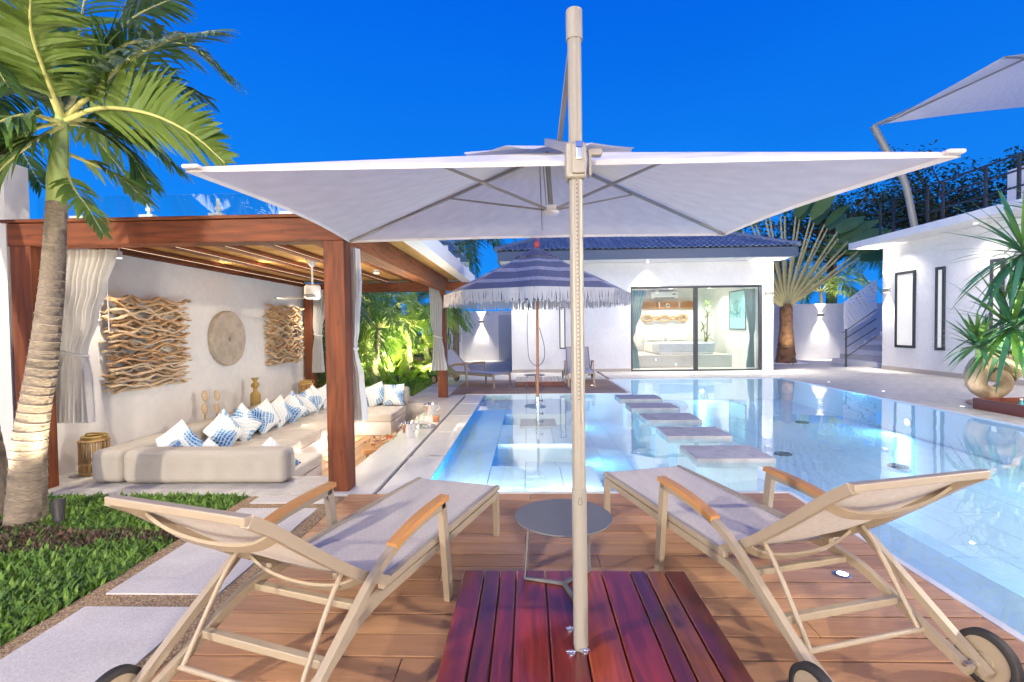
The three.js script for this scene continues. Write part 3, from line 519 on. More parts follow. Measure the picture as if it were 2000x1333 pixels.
// walls of the lounge
solo('lounge_wall', uvm(span(-5.15, -4.95, -0.8, 2.58, -10.9, -4.70), 'z'), M.plaster, 'white plastered wall behind the sunken sofa with wooden wall art', 'wall');
solo('garden_wall', uvm(span(-9.5, -4.87, -0.8, 3.12, -4.69, -4.46), 'x'), M.plaster, 'tall white wall beside the leaning palm trunk', 'wall');
// sofa
{
  const o = thing('built_in_sofa', 'beige cushioned U shaped sofa built into the sunken lounge', 'sofa', null, -3.6, -0.38, -7.3);
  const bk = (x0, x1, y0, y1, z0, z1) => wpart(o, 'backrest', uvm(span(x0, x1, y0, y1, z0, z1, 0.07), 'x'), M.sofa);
  bk(-4.02, -2.38, 0.005, 0.335, -4.92, -4.66); bk(-4.36, -4.03, 0.005, 0.335, -5.6, -4.68);
  for (let k = 0; k < 3; k++) bk(-4.34, -4.06, 0.005, 0.345, -5.62 - (k + 1) * 1.36, -5.62 - k * 1.36 - 0.01);
  bk(-4.02, -3.2, 0.005, 0.345, -9.95, -9.7); bk(-3.19, -2.42, 0.005, 0.345, -9.95, -9.7);
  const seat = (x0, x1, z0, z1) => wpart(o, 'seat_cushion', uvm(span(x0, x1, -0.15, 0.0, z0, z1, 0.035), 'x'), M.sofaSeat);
  for (let k = 0; k < 4; k++) seat(-4.05, -3.15, -5.95 - (k + 1) * 0.66, -5.95 - k * 0.66 - 0.006);
  seat(-4.05, -2.55, -5.94, -4.953); seat(-4.05, -3.2, -9.69, -8.6); seat(-3.19, -2.45, -9.69, -8.6);
  wpart(o, 'bench_base', uvm(span(-4.06, -3.17, -0.379, -0.151, -9.69, -5.0), 'x'), M.marble);
  wpart(o, 'bench_base', uvm(span(-3.169, -2.56, -0.379, -0.152, -5.93, -4.96), 'x'), M.marble);
  wpart(o, 'bench_base', uvm(span(-3.169, -2.46, -0.379, -0.152, -9.69, -8.62), 'x'), M.marble);
  for (const z of [-6.5, -7.4, -8.3]) { const l = wpart(o, 'bench_light', new THREE.CylinderGeometry(0.022, 0.022, 0.01, 14).rotateZ(Math.PI / 2).translate(-3.165, -0.25, z), M.steel); sub(l, 'lamp_lens', new THREE.CylinderGeometry(0.017, 0.017, 0.006, 14).rotateZ(Math.PI / 2).translate(-3.158 + 3.6, -0.25 + 0.38, z + 7.3), M.lampWarm); point(-3.08, -0.25, z, 0.22, [1, 0.86, 0.66], 1); }
  solo('entry_step', uvm(span(-2.54, -2.03, -0.378, -0.18, -5.35, -4.953, 0.006), 'x'), M.concrete, 'grey stone step leading down into the sunken lounge', 'step');
}
// scatter cushions
function pillowGeo(w, t) {
  const side = (s) => grid(16, 16, (u, v) => { const x = u * 2 - 1, y = v * 2 - 1, e = Math.pow((1 - x * x) * (1 - y * y), 0.45), pin = 1 - 0.07 * (1 - Math.abs(x * y)) * (Math.max(Math.abs(x), Math.abs(y))); return V(x * w / 2 * pin, y * w / 2 * pin, s * t / 2 * e); });
  return mg([side(1), side(-1)]);
}
{
  const pg = [0, 1, 2, 3].map((k) => { const g = pillowGeo(0.42, 0.17), uv = g.attributes.uv, a = k * 1.3; for (let i = 0; i < uv.count; i++) { const u = uv.getX(i) - 0.5, v = uv.getY(i) - 0.5; uv.setXY(i, (u * Math.cos(a) - v * Math.sin(a)) * 0.8 + k * 0.37, (u * Math.sin(a) + v * Math.cos(a)) * 0.8 + k * 0.21); } return g; });
  const put = (x, y, z, ry, tilt, roll, k, label, group) => {
    const o = mesh(numbered('cushion'), pg[k % 4], M.batik); o.position.set(x, y, z); o.rotation.set(0, ry, 0, 'YXZ'); o.rotation.order = 'YXZ'; o.rotation.x = tilt; o.rotation.z = roll;
    o.userData = { label, category: 'cushion', group }; scene.add(o);
  };
  const zs = [-5.35, -6.12, -6.62, -7.12, -7.55, -7.95, -8.42, -8.85, -9.28];
  zs.forEach((z, i) => put(-3.92 + rr(-0.02, 0.03), 0.225, z, Math.PI / 2 - 0.35 + rr(-0.35, 0.3), -0.26, 0.5 + rr(-0.25, 0.3), i, `blue batik cushion on the long wall seat, ${['first', 'second', 'third', 'fourth', 'fifth', 'sixth', 'seventh', 'eighth', 'ninth'][i]} from the rattan lantern`, 'batik cushions along the wall'));
  put(-3.78, 0.13, -5.03, 0.1, 0.28, 0.35, 1, 'blue striped batik cushion lying behind the sofa back beside the step', null);
  put(-3.35, 0.13, -5.04, -0.2, 0.3, 0.6, 2, 'grey and blue batik cushion tucked behind the middle of the near sofa back', null);
  put(-2.72, 0.12, -5.06, 0.15, 0.3, 0.7, 3, 'deep blue batik cushion behind the open end of the near sofa back', null);
  put(-3.02, 0.215, -9.56, 0.35, -0.26, 0.35, 0, 'tilted batik cushion on the far sofa half hidden by the post curtain', null);
  put(-2.66, 0.215, -9.55, -0.05, -0.26, 0.04, 2, 'upright pale batik cushion at the open end of the far sofa', null);
}
// driftwood wall art: wavy strips of wood, each its own part
function driftwood(label, zN, zF, y0, y1, rows, amp) {
  const o = thing('driftwood_wall_art', label, 'wall art', null, -4.95, y0, (zN + zF) / 2);
  const L = Math.abs(zF - zN);
  for (let r = 0; r < rows; r++) for (let lay = 0; lay < 3; lay++) {
    const y = (r + 0.5 + lay * 0.33) / (rows + 0.6) * (y1 - y0), ph = rr(0, 6.28), ph2 = rr(0, 6.28), fr = rr(1.6, 3.0), fr2 = fr * 2.1, A = amp * rr(0.6, 1.2), x0 = 0.035 + lay * 0.045 + rr(0, 0.025), a0 = -L / 2 + rr(-0.05, 0.06), a1 = L / 2 + rr(-0.07, 0.04), pts = [];
    for (let i = 0; i <= 26; i++) { const t = i / 26, s = lerp(a0, a1, t); pts.push(V(x0 + 0.018 * Math.sin(t * 9 + ph2), y + A * Math.sin(t * 6.28 * fr + ph) + A * 0.35 * Math.sin(t * 6.28 * fr2 + ph2), s)); }
    part(o, 'wood_strip', uvm(sweep(pts, V(1, 0, 0), rr(0.04, 0.075), rr(0.014, 0.026)), 'z'), rnd() < 0.55 ? M.art : M.artPale);
  }
}
driftwood('large square wall art of pale wavy driftwood strips beside the tied curtain', -5.52, -6.82, 0.77, 1.94, 15, 0.034);
driftwood('square wall art of brown wavy driftwood strips near the far post', -9.02, -10.3, 0.84, 2.0, 14, 0.05);
{
  const s = new THREE.Shape(); for (let i = 0; i <= 72; i++) { const a = i / 72 * 6.2832, r = 0.43 + 0.012 * noise.noise(Math.cos(a) * 3, Math.sin(a) * 3, 1.7) + 0.006 * noise.noise(Math.cos(a) * 14, Math.sin(a) * 14, 3); i ? s.lineTo(r * Math.cos(a), r * Math.sin(a)) : s.moveTo(r * Math.cos(a), r * Math.sin(a)); }
  const h = new THREE.Path(); [[0.06, 0], [0.0, 0.075], [-0.06, 0], [0, -0.075]].forEach(([a, b], i) => i ? h.lineTo(a, b) : h.moveTo(a, b)); h.closePath(); s.holes.push(h);
  const g = new THREE.ExtrudeGeometry(s, { depth: 0.06, bevelEnabled: true, bevelSize: 0.012, bevelThickness: 0.012, bevelSegments: 2, steps: 1 }).rotateY(Math.PI / 2).translate(-4.93, 1.385, -7.86);
  solo('wooden_disc', uvm(g, 'y'), M.disc, 'round pale weathered wooden disc with a small diamond hole on the wall', 'wall art');
}
function rattanLantern(label, x, y, z, s = 1) {
  const o = thing('rattan_lantern', label, 'lantern', null, x, y, z);
  for (let k = 0; k < 16; k++) { const a = k / 16 * 6.2832; part(o, 'cane', rod(V(0.115 * s * Math.cos(a), 0, 0.115 * s * Math.sin(a)), V(0.115 * s * Math.cos(a + 0.05), 0.36 * s, 0.115 * s * Math.sin(a + 0.05)), 0.017 * s, 0.017 * s, 7), M.rattan); }
  for (const h of [0.015, 0.12, 0.35]) part(o, 'ring', new THREE.TorusGeometry(0.125 * s, 0.012 * s, 8, 28).rotateX(Math.PI / 2).translate(0, h * s, 0), M.rattan);
  part(o, 'rim', mg([new THREE.TorusGeometry(0.095 * s, 0.016 * s, 8, 26).rotateX(Math.PI / 2).translate(0, 0.385 * s, 0), new THREE.TorusGeometry(0.1 * s, 0.012 * s, 8, 26).rotateX(Math.PI / 2).translate(0, 0.365 * s, 0)]), M.gold);
  part(o, 'handle', tube([V(0.10 * s, 0.34 * s, 0), V(0.15 * s, 0.36 * s, 0), V(0.15 * s, 0.41 * s, 0), V(0.08 * s, 0.42 * s, 0), V(-0.08 * s, 0.41 * s, 0), V(-0.1 * s, 0.38 * s, 0)], 0.009 * s, 20, 6), M.gold);
}
rattanLantern('rattan cane lantern on the ledge behind the sofa corner beside the curtain', -4.66, 0, -5.08, 1.02);
rattanLantern('rattan cane lantern on the ledge near the far post', -4.66, 0, -10.1, 1.1);
{
  const o = thing('carved_vase', 'slim golden brown carved wooden vase on the sofa ledge', 'vase', null, -4.66, 0, -8.2);
  part(o, 'body', lathe([[0, 0], [0.07, 0], [0.082, 0.02], [0.082, 0.40], [0.07, 0.44], [0.035, 0.48], [0.032, 0.52], [0.055, 0.56], [0.05, 0.59], [0.03, 0.62], [0.035, 0.66], [0.065, 0.70], [0.055, 0.70], [0.028, 0.65], [0, 0.65]], 20), M.gold);
  for (const s of [-1, 1]) part(o, 'handle', new THREE.TorusGeometry(0.035, 0.009, 8, 16).translate(0, 0.58, s * 0.058).rotateY(0), M.gold);
}
for (const [dz, label] of [[-7.0, 'small wooden carving of stacked pieces on the ledge under the large driftwood art'], [-7.28, 'small wooden carving of stacked pieces on the ledge under the round disc']]) {
  const o = thing('wooden_carving', label, 'carving', null, -4.74, 0, dz);
  part(o, 'foot', lathe([[0, 0], [0.05, 0], [0.045, 0.03], [0.012, 0.05], [0.012, 0.3], [0, 0.3]], 14), M.gold);
  for (let k = 0; k < 2; k++) part(o, 'carved_piece', new THREE.SphereGeometry(0.055, 14, 10).scale(0.6, 1.6, 0.9).rotateZ(0.1).translate(0.01 * k, 0.37 + 0.19 * k - (dz < -7.1 ? 0.03 : 0), 0), M.artPale);
}
// curtains tied at the posts
function curtain(label, z, rows, tieY, mat = M.curtain, along = 'x', pleats = 9, name = 'curtain') { // rows: [y, a0, a1] edges along x (or z)
  const ys = rows.map((r) => r[0]), mid = (rows[0][1] + rows[0][2]) / 2, base = rows[rows.length - 1][0];
  const o = along === 'x' ? thing(name, label, 'curtain', null, mid, base, z) : thing(name, label, 'curtain', null, z, base, mid);
  const at = (t, k) => { const q = t * (rows.length - 1), i = Math.min(rows.length - 2, Math.floor(q)), f = q - i, e = f * f * (3 - 2 * f); return lerp(rows[i][k], rows[i + 1][k], k === 0 ? f : e); };
  const w0 = rows[0][2] - rows[0][1];
  const f = (u, v) => { const y = at(v, 0), a = lerp(at(v, 1), at(v, 2), u), w = Math.abs(at(v, 2) - at(v, 1)), d = (0.018 + 0.035 * Math.min(1, w / Math.abs(w0))) * Math.sin(u * pleats * 6.2832 + 0.6 * Math.sin(v * 5)) + 0.01 * Math.sin(u * 31 + v * 7); return along === 'x' ? V(a, y, z + d) : V(z + d, y, a); };
  wpart(o, 'cloth', grid(pleats * 8, 36, f, (u, v) => [u * 1.2, v * 1.7]), mat);
  if (tieY) { let k = 0, b = 1e9; for (let i = 0; i <= 60; i++) if (Math.abs(at(i / 60, 0) - tieY) < b) { b = Math.abs(at(i / 60, 0) - tieY); k = i / 60; } const c = (at(k, 1) + at(k, 2)) / 2, w = Math.abs(at(k, 2) - at(k, 1)) / 2 + 0.012; const g = new THREE.TorusGeometry(1, 0.12, 8, 26).rotateX(Math.PI / 2).scale(w, 0.12, 0.075); if (along !== 'x') g.rotateY(Math.PI / 2); g.rotateZ(along === 'x' ? -0.25 : 0); wpart(o, 'tie_band', along === 'x' ? g.translate(c, tieY, z) : g.translate(z, tieY, c), mat); }
  return o;
}
const cr = (z, list) => list.map(([pl, pr, py]) => { const a = gz(pl, py, z), b = gz(pr, py, z); return [(a.y + b.y) / 2, a.x, b.x]; });
curtain('white curtain tied back at the left front post beside the palm trunk', -4.83, cr(-4.83, [[118, 222, 489], [116, 205, 560], [112, 190, 620], [116, 168, 690], [108, 176, 740], [104, 182, 826]]), gz(140, 690, -4.83).y);
curtain('white curtain hanging behind the thick front post facing the pool', -4.82, cr(-4.82, [[684, 700, 486], [684, 704, 560], [684, 700, 640], [684, 696, 680], [686, 708, 740], [688, 716, 822]]), gz(690, 680, -4.82).y, M.curtain, 'x', 4);
curtain('white curtain tied beside the far wall side post', -10.52, cr(-10.52, [[612, 640, 566], [613, 638, 600], [612, 630, 640], [614, 628, 655], [611, 630, 690], [610, 633, 728]]), gz(621, 655, -10.52).y, M.curtain, 'x', 5);
curtain('white curtain tied at the far pool side post in front of the palms', -10.52, cr(-10.52, [[838, 856, 561], [840, 864, 590], [842, 864, 630], [847, 863, 658], [846, 868, 690], [841, 874, 724]]), gz(856, 658, -10.52).y, M.curtain, 'x', 5);
solo('curtain_wand', rod(gz(206, 492, -4.86), gz(213, 650, -4.86), 0.006, 0.007, 8), M.white, 'thin white curtain wand hanging in front of the large driftwood art', 'curtain wand');
solo('wall_switch', mg([span(-4.949, -4.93, 1.33, 1.5, -10.46, -10.40, 0.004), span(-4.949, -4.935, 1.34, 1.46, -10.38, -10.30, 0.004)]), M.tableGrey, 'small grey switch box on the wall beside the brown driftwood art', 'switch');
// ceiling fan
{
  const o = thing('ceiling_fan', 'white ceiling fan with thin blades hanging under the bamboo ceiling', 'ceiling fan', null, -3.32, 1.98, -7.5);
  part(o, 'canopy', lathe([[0.01, 0.50], [0.03, 0.50], [0.085, 0.605], [0, 0.605]], 22), M.white);
  part(o, 'rod', rod(V(0, 0.2, 0), V(0, 0.52, 0), 0.014), M.white);
  part(o, 'motor', lathe([[0, 0], [0.09, 0], [0.12, 0.025], [0.12, 0.19], [0.1, 0.22], [0, 0.22]], 28), M.white);
  for (let k = 0; k < 3; k++) { const a = 2.95 + k * 2.094; part(o, 'blade', bx(0.56, 0.008, 0.12, 0.39, 0.03, 0, 0.004).rotateX(0.14).rotateY(a), M.tableGrey); }
}
// slab table with a driftwood centrepiece, ice buckets, glasses
{
  const o = thing('slab_table', 'live edge wooden slab table on black hairpin legs in the lounge', 'table', null, -2.02, -0.38, -6.55);
  const s = new THREE.Shape(); for (let i = 0; i <= 40; i++) { const a = i / 40 * 6.2832, r = 1 + 0.1 * noise.noise(Math.cos(a) * 2, Math.sin(a) * 2, 5); const x = 0.16 * r * Math.cos(a), y = 0.42 * r * Math.sin(a); i ? s.lineTo(x, y) : s.moveTo(x, y); }
  part(o, 'slab', uvm(new THREE.ExtrudeGeometry(s, { depth: 0.04, bevelEnabled: true, bevelSize: 0.008, bevelThickness: 0.008, bevelSegments: 2 }).rotateX(-Math.PI / 2).rotateY(-0.12).translate(0, 0.30, 0), 'z'), M.teak);
  for (const [x, z] of [[-0.09, 0.24], [0.08, 0.24], [-0.09, -0.25], [0.08, -0.25]]) part(o, 'hairpin_leg', mg([rod(V(x, 0.295, z - 0.03), V(x * 1.2, 0, z * 1.1), 0.0055), rod(V(x, 0.295, z + 0.04), V(x * 1.2, 0, z * 1.1), 0.0055)]), M.darkMetal);
  const d = thing('driftwood_centrepiece', 'heap of brown and orange driftwood pieces lying on the slab table', 'centrepiece', null, -2.02, -0.032, -6.58);
  for (let i = 0; i < 46; i++) { const t = rnd(), z = lerp(0.36, -0.46, t), w = 0.15 * Math.pow(Math.sin(Math.PI * Math.min(1, 0.12 + t * 0.8)), 0.7) * (t > 0.7 ? 0.55 : 1), p = V(rr(-w, w) - z * 0.12, 0.015 + 0.05 * (1 - t) * rnd() + 0.01, z), q = p.clone().add(V(rr(-0.06, 0.06), rr(-0.01, 0.02), rr(-0.09, 0.09))); part(d, 'wood_piece', rod(p, q, rr(0.008, 0.018), rr(0.006, 0.014), 6), pick([M.art, M.artPale, M.brownPole, M.rattan])); }
  part(d, 'red_piece', new THREE.SphereGeometry(0.03, 12, 8).scale(1.6, 0.7, 1).translate(0.1, 0.05, -0.06), M.redPaint);
}
function bucket(label, x, z, s) {
  const o = thing('ice_bucket', label, 'ice bucket', null, x, 0.0, z);
  part(o, 'bowl', lathe([[0, 0.004], [0.075, 0], [0.08, 0.01], [0.108, 0.20], [0.116, 0.205], [0.112, 0.212], [0.102, 0.2], [0.074, 0.016], [0, 0.016]].map(([r, y]) => [r * s, y * s]), 32), M.chrome);
  for (const k of [-1, 1]) part(o, 'handle', new THREE.TorusGeometry(0.035 * s, 0.006 * s, 8, 18).translate(k * 0.118 * s, 0.15 * s, 0), M.chrome);
  for (let k = 0; k < 5; k++) { const a = k * 1.3; part(o, 'bottle_neck', rod(V(0.04 * s * Math.cos(a), 0.1 * s, 0.04 * s * Math.sin(a)), V(0.07 * s * Math.cos(a), 0.235 * s, 0.07 * s * Math.sin(a)), 0.013 * s, 0.011 * s, 10), k % 2 ? M.darkMetal : M.steel); }
}
bucket('polished steel ice bucket on the pool coping beside the slab table', -1.67, -6.75, 0.95); bucket('polished steel ice bucket on the pool coping near the far post', -1.69, -8.35, 1.0);
{
  const t = thing('drinks_tray', 'round clear serving tray between the two ice buckets', 'tray', null, -1.62, 0.0, -7.45); part(t, 'plate', lathe([[0, 0], [0.19, 0], [0.2, 0.012], [0.195, 0.014], [0.185, 0.006], [0, 0.006]], 36), M.steel);
  for (let k = 0; k < 8; k++) { const a = k * 0.785, r = k % 2 ? 0.13 : 0.06, o = thing('drinking_glass', 'stemmed drinking glass standing on the round tray', 'glass', 'glasses on the tray', -1.62 + r * Math.cos(a), 0.0065, -7.45 + r * Math.sin(a)); part(o, 'bowl', lathe([[0.004, 0.06], [0.022, 0.075], [0.03, 0.11], [0.027, 0.15]], 16), M.glassClear); part(o, 'stem', mg([rod(V(0, 0.003, 0), V(0, 0.062, 0), 0.004), new THREE.CylinderGeometry(0.025, 0.027, 0.004, 16).translate(0, 0.002, 0)]), M.steel); }
  const c = thing('candle_box', 'small copper brown candle box on the coping edge', 'candle box', null, -1.5, 0.0, -7.85); part(c, 'box', bx(0.09, 0.08, 0.09, 0, 0.04, 0, 0.008), M.brownPole); part(c, 'lid', bx(0.096, 0.014, 0.096, 0, 0.087, 0, 0.004), M.teak);
}

// ================================================================ POOL THINGS: striped parasol, stepping stones
{
  const cx = 0.15, cz = -8.24, o = thing('fringed_parasol', 'navy and white striped fringed parasol standing in the shallow pool', 'parasol', null, cx, SHELF, cz);
  const R = 1.56, P = (a, t) => { const q = ((a % (Math.PI / 4)) + Math.PI / 4) % (Math.PI / 4) - Math.PI / 8, r = R * t * (0.96 * Math.cos(Math.PI / 8) / Math.cos(q) + 0.04); return V(cx + r * Math.sin(a), lerp(2.78, 2.05, Math.pow(t, 1.12)) - 0.035 * t * t * Math.cos(q * 8) * 0 - 0.03 * (1 - Math.abs(q) / (Math.PI / 8)) * t * Math.sin(Math.PI * t), cz + r * Math.cos(a)); };
  const bands = [[0.1, 0.30, 0], [0.30, 0.37, 1], [0.37, 0.52, 0], [0.52, 0.605, 1], [0.605, 0.77, 0], [0.77, 0.845, 1], [0.845, 1.0, 0]];
  for (const [a, b, w] of bands) wpart(o, w ? 'white_band' : 'navy_band', grid(96, 4, (u, v) => P(u * 6.28319 + Math.PI / 8, lerp(a, b, v)), (u, v) => [u * 12, lerp(a, b, v) * 1.6]), w ? M.shadePale : M.shade);
  const cap = wpart(o, 'top_cap', grid(64, 6, (u, v) => { const a = u * 6.28319, p = P(a, 0.24 * v); p.y += 0.06 - 0.035 * v + 0.008 * Math.sin(a * 12) * v; return p; }), M.shade);
  const fr = [], fr2 = [];
  const strands = (list, n, t, dy, len) => { for (let i = 0; i < n; i++) { const a = (i + rr(-0.4, 0.4)) / n * 6.28319, p = P(a, t), q = P(a + 0.012, t), L = len * rr(0.75, 1.12), sw = rr(-0.018, 0.018), s2 = rr(-0.012, 0.02); p.y += dy; q.y += dy; const d = V(Math.sin(a), 0, Math.cos(a)).multiplyScalar(s2); list.push(p.x, p.y, p.z, q.x, q.y, q.z, q.x + sw + d.x, p.y - L, q.z + d.z, p.x, p.y, p.z, q.x + sw + d.x, p.y - L, q.z + d.z, p.x + sw + d.x, p.y - L, p.z + d.z); } };
  strands(fr, 760, 1.0, 0.012, 0.20); strands(fr2, 160, 0.24, 0.03, 0.07);
  wpart(o, 'fringe', tri(fr), M.fringe).userData.kind = 'stuff';
  wpart(o, 'cap_fringe', tri(fr2), M.fringe).userData.kind = 'stuff';
  for (let k = 0; k < 8; k++) { const a = k * Math.PI / 4 + Math.PI / 8; const p = P(a, 0.99), q = P(a, 0.06); p.y -= 0.012; q.y -= 0.02; wpart(o, 'rib', rod(q, p, 0.008, 0.006, 6), M.brownPole); const m = q.clone().lerp(p, 0.45); wpart(o, 'stretcher', rod(V(cx, 2.28, cz), m, 0.006, 0.006, 6), M.brownPole); }
  wpart(o, 'pole', uvm(rod(V(cx, 0.1, cz), V(cx + 0.01, 2.82, cz), 0.024, 0.022, 16), 'y'), M.brownPole);
  wpart(o, 'finial', lathe([[0, 2.82], [0.03, 2.83], [0.045, 2.86], [0.045, 2.905], [0.03, 2.93], [0.012, 2.94], [0.012, 2.98], [0, 2.985]], 18).translate(cx + 0.01, 0, cz), M.redPaint);
  wpart(o, 'base_tube', rod(V(cx, SHELF + 0.03, cz), V(cx, 0.34, cz), 0.032, 0.032, 18), M.steel);
  for (const y of [0.27, 0.05]) wpart(o, 'knob', mg([rod(V(cx + 0.03, y, cz), V(cx + 0.075, y, cz), 0.006), rod(V(cx + 0.07, y, cz), V(cx + 0.085, y, cz), 0.022, 0.022, 10)]), M.darkMetal);
  wpart(o, 'base_plate', span(cx - 0.30, cx + 0.30, SHELF + 0.001, SHELF + 0.035, cz - 0.32, cz + 0.32, 0.006), M.tableGrey);
  solo('hanging_cable', tube([V(cx - 0.05, 2.26, cz + 0.05), V(cx - 0.15, 1.75, cz + 0.1), V(cx - 0.16, 1.25, cz + 0.12), V(cx - 0.12, 0.95, cz + 0.12), V(cx + 0.0, 0.86, cz + 0.1), V(cx + 0.10, 0.95, cz + 0.06), V(cx + 0.12, 1.15, cz + 0.03), V(cx + 0.04, 1.5, cz + 0.0)], 0.006, 60, 6), M.darkMetal, 'thin dark cable looping beside the striped parasol pole', 'cable');
}
for (let k = 0; k < 5; k++) {
  const z = -5.76 - k * 1.135, o = thing('stepping_stone', `grey stone slab in the pool, ${['first from the red platform', 'second from the red platform', 'middle one of five', 'second from the villa', 'first from the villa'][k]}`, 'stepping stone', 'stepping stones across the pool', 2.275, DEEP, z);
  wpart(o, 'slab', uvm(span(1.845, 2.705, -0.07, 0.03, z - 0.31, z + 0.31, 0.006), 'x'), M.greyStone);
  wpart(o, 'pedestal', uvm(span(2.0, 2.55, DEEP + 0.001, -0.071, z - 0.2, z + 0.2), 'x'), M.marble);
}

// ================================================================ LAMPS
function sconce(label, x, y, z, nx, nz, I = 7) { // up and down wall lamp; n = wall normal
  const o = thing('wall_lamp', label, 'wall lamp', null, x, y, z, Math.atan2(nx, nz));
  part(o, 'housing', bx(0.24, 0.12, 0.09, 0, 0, 0.05, 0.006), M.metalGrey);
  part(o, 'back_plate', bx(0.28, 0.16, 0.008, 0, 0, 0.005), M.white);
  for (const s of [-1, 1]) {
    part(o, 'lamp_lens', bx(0.16, 0.006, 0.06, 0, s * 0.0645, 0.055), M.lampWhite);
    spot(x + nx * 0.06, y + s * 0.075, z + nz * 0.06, x + nx * 0.09, y + s * 2, z + nz * 0.09, I, 0.62, 0.55, [1, 0.92, 0.8], 1.2);
  }
}
function groundLight(label, x, y, z, I = 0.6, group) { const o = thing('recessed_light', label, 'recessed light', group, x, y, z); part(o, 'bezel', lathe([[0.03, 0.001], [0.046, 0.001], [0.046, 0.005], [0.036, 0.007], [0.03, 0.005]], 24), M.steel); part(o, 'lamp_lens', new THREE.CylinderGeometry(0.031, 0.031, 0.005, 20).translate(0, 0.003, 0), M.lampWhite); spot(x, y + 0.012, z, x, y + 2, z, I, 1.1, 0.8, [1, 0.95, 0.88], 1); return o; }
function gardenSpot(label, x, y, z, tx, ty, tz, I, ang = 0.6) {
  const o = thing('garden_spotlight', label, 'spotlight', null, x, y, z), d = V(tx - x, ty - y - 0.14, tz - z).normalize(), h = V(0, 0.14, 0), a = h.clone().addScaledVector(d, -0.05), b = h.clone().addScaledVector(d, 0.06);
  part(o, 'spike', rod(V(0, -0.02, 0), V(0, 0.13, 0), 0.009), M.darkMetal); part(o, 'housing', rod(a, b, 0.035, 0.042, 18), M.darkMetal); part(o, 'hood', new THREE.CylinderGeometry(0.048, 0.043, 0.06, 20, 1, true).applyQuaternion(new THREE.Quaternion().setFromUnitVectors(V(0, 1, 0), d)).translate(...b.clone().addScaledVector(d, 0.025).toArray()), M.darkMetal); part(o, 'lamp_lens', rod(b, b.clone().addScaledVector(d, 0.004), 0.034, 0.034, 18), M.lampWarm);
  const s = h.clone().addScaledVector(d, 0.075); spot(x + s.x, y + s.y, z + s.z, tx, ty, tz, I, ang, 0.7, [1, 0.86, 0.62], 1.2);
}

for (const [label, x, z, nx, nz] of [['added round pool light in the shelf side beside the fringed parasol', 0.752, -7.5, 1, 0], ['added round pool light in the shelf side near the brown deck', 0.752, -10.2, 1, 0], ['added round pool light in the ledge beside the lounger', 2.9, -3.0, 1, 0], ['added round pool light in the ledge closest to the house', 2.9, -0.6, 1, 0], ['added round pool light in the wall under the brown deck', 2.33, -12.4, 1, 0], ['added round pool light in the terrace wall opposite the stepping stones', 7.1, -9.4, -1, 0], ['added round pool light in the terrace wall opposite the loungers', 7.1, -5.6, -1, 0], ['added round pool light in the wall below the bedroom door', 4.9, -14.06, 0, 1]]) {  // unseen pool lights, assumed and added to brighten the water
  const o = thing('added_pool_light', label, 'pool light', 'added pool lights in the basin walls', x, -0.36, z, Math.atan2(nx, nz));
  part(o, 'bezel', new THREE.TorusGeometry(0.075, 0.014, 10, 28).translate(0, 0, 0.012), M.steel); part(o, 'lamp_lens', new THREE.CylinderGeometry(0.068, 0.06, 0.02, 24).rotateX(Math.PI / 2).translate(0, 0, 0.012), M.lampPool);
  spot(x + nx * 0.03, -0.36, z + nz * 0.03, x + nx * 2, -0.42, z + nz * 2, x === 0.752 ? 4.5 : 12, 1.5, 0.5, [0.14, 0.56, 1], 4);
}
for (const [x, label] of [[-0.6, 'added small shelf light under the deck edge close to the pool ledge'], [0.35, 'added small shelf light under the deck edge beside the mast']]) { const o = thing('added_shelf_light', label, 'pool light', null, x, -0.07, -4.46); part(o, 'bezel', new THREE.TorusGeometry(0.03, 0.006, 8, 20).translate(0, 0, -0.006).rotateY(0), M.steel); part(o, 'lamp_lens', new THREE.CylinderGeometry(0.026, 0.026, 0.01, 18).rotateX(Math.PI / 2).translate(0, 0, -0.006), M.lampPool); spot(x, -0.07, -4.475, x, -0.10, -8, 13, 1.5, 0.5, [0.75, 0.93, 1], 2); }  // unseen lights added to brighten the shallow shelf
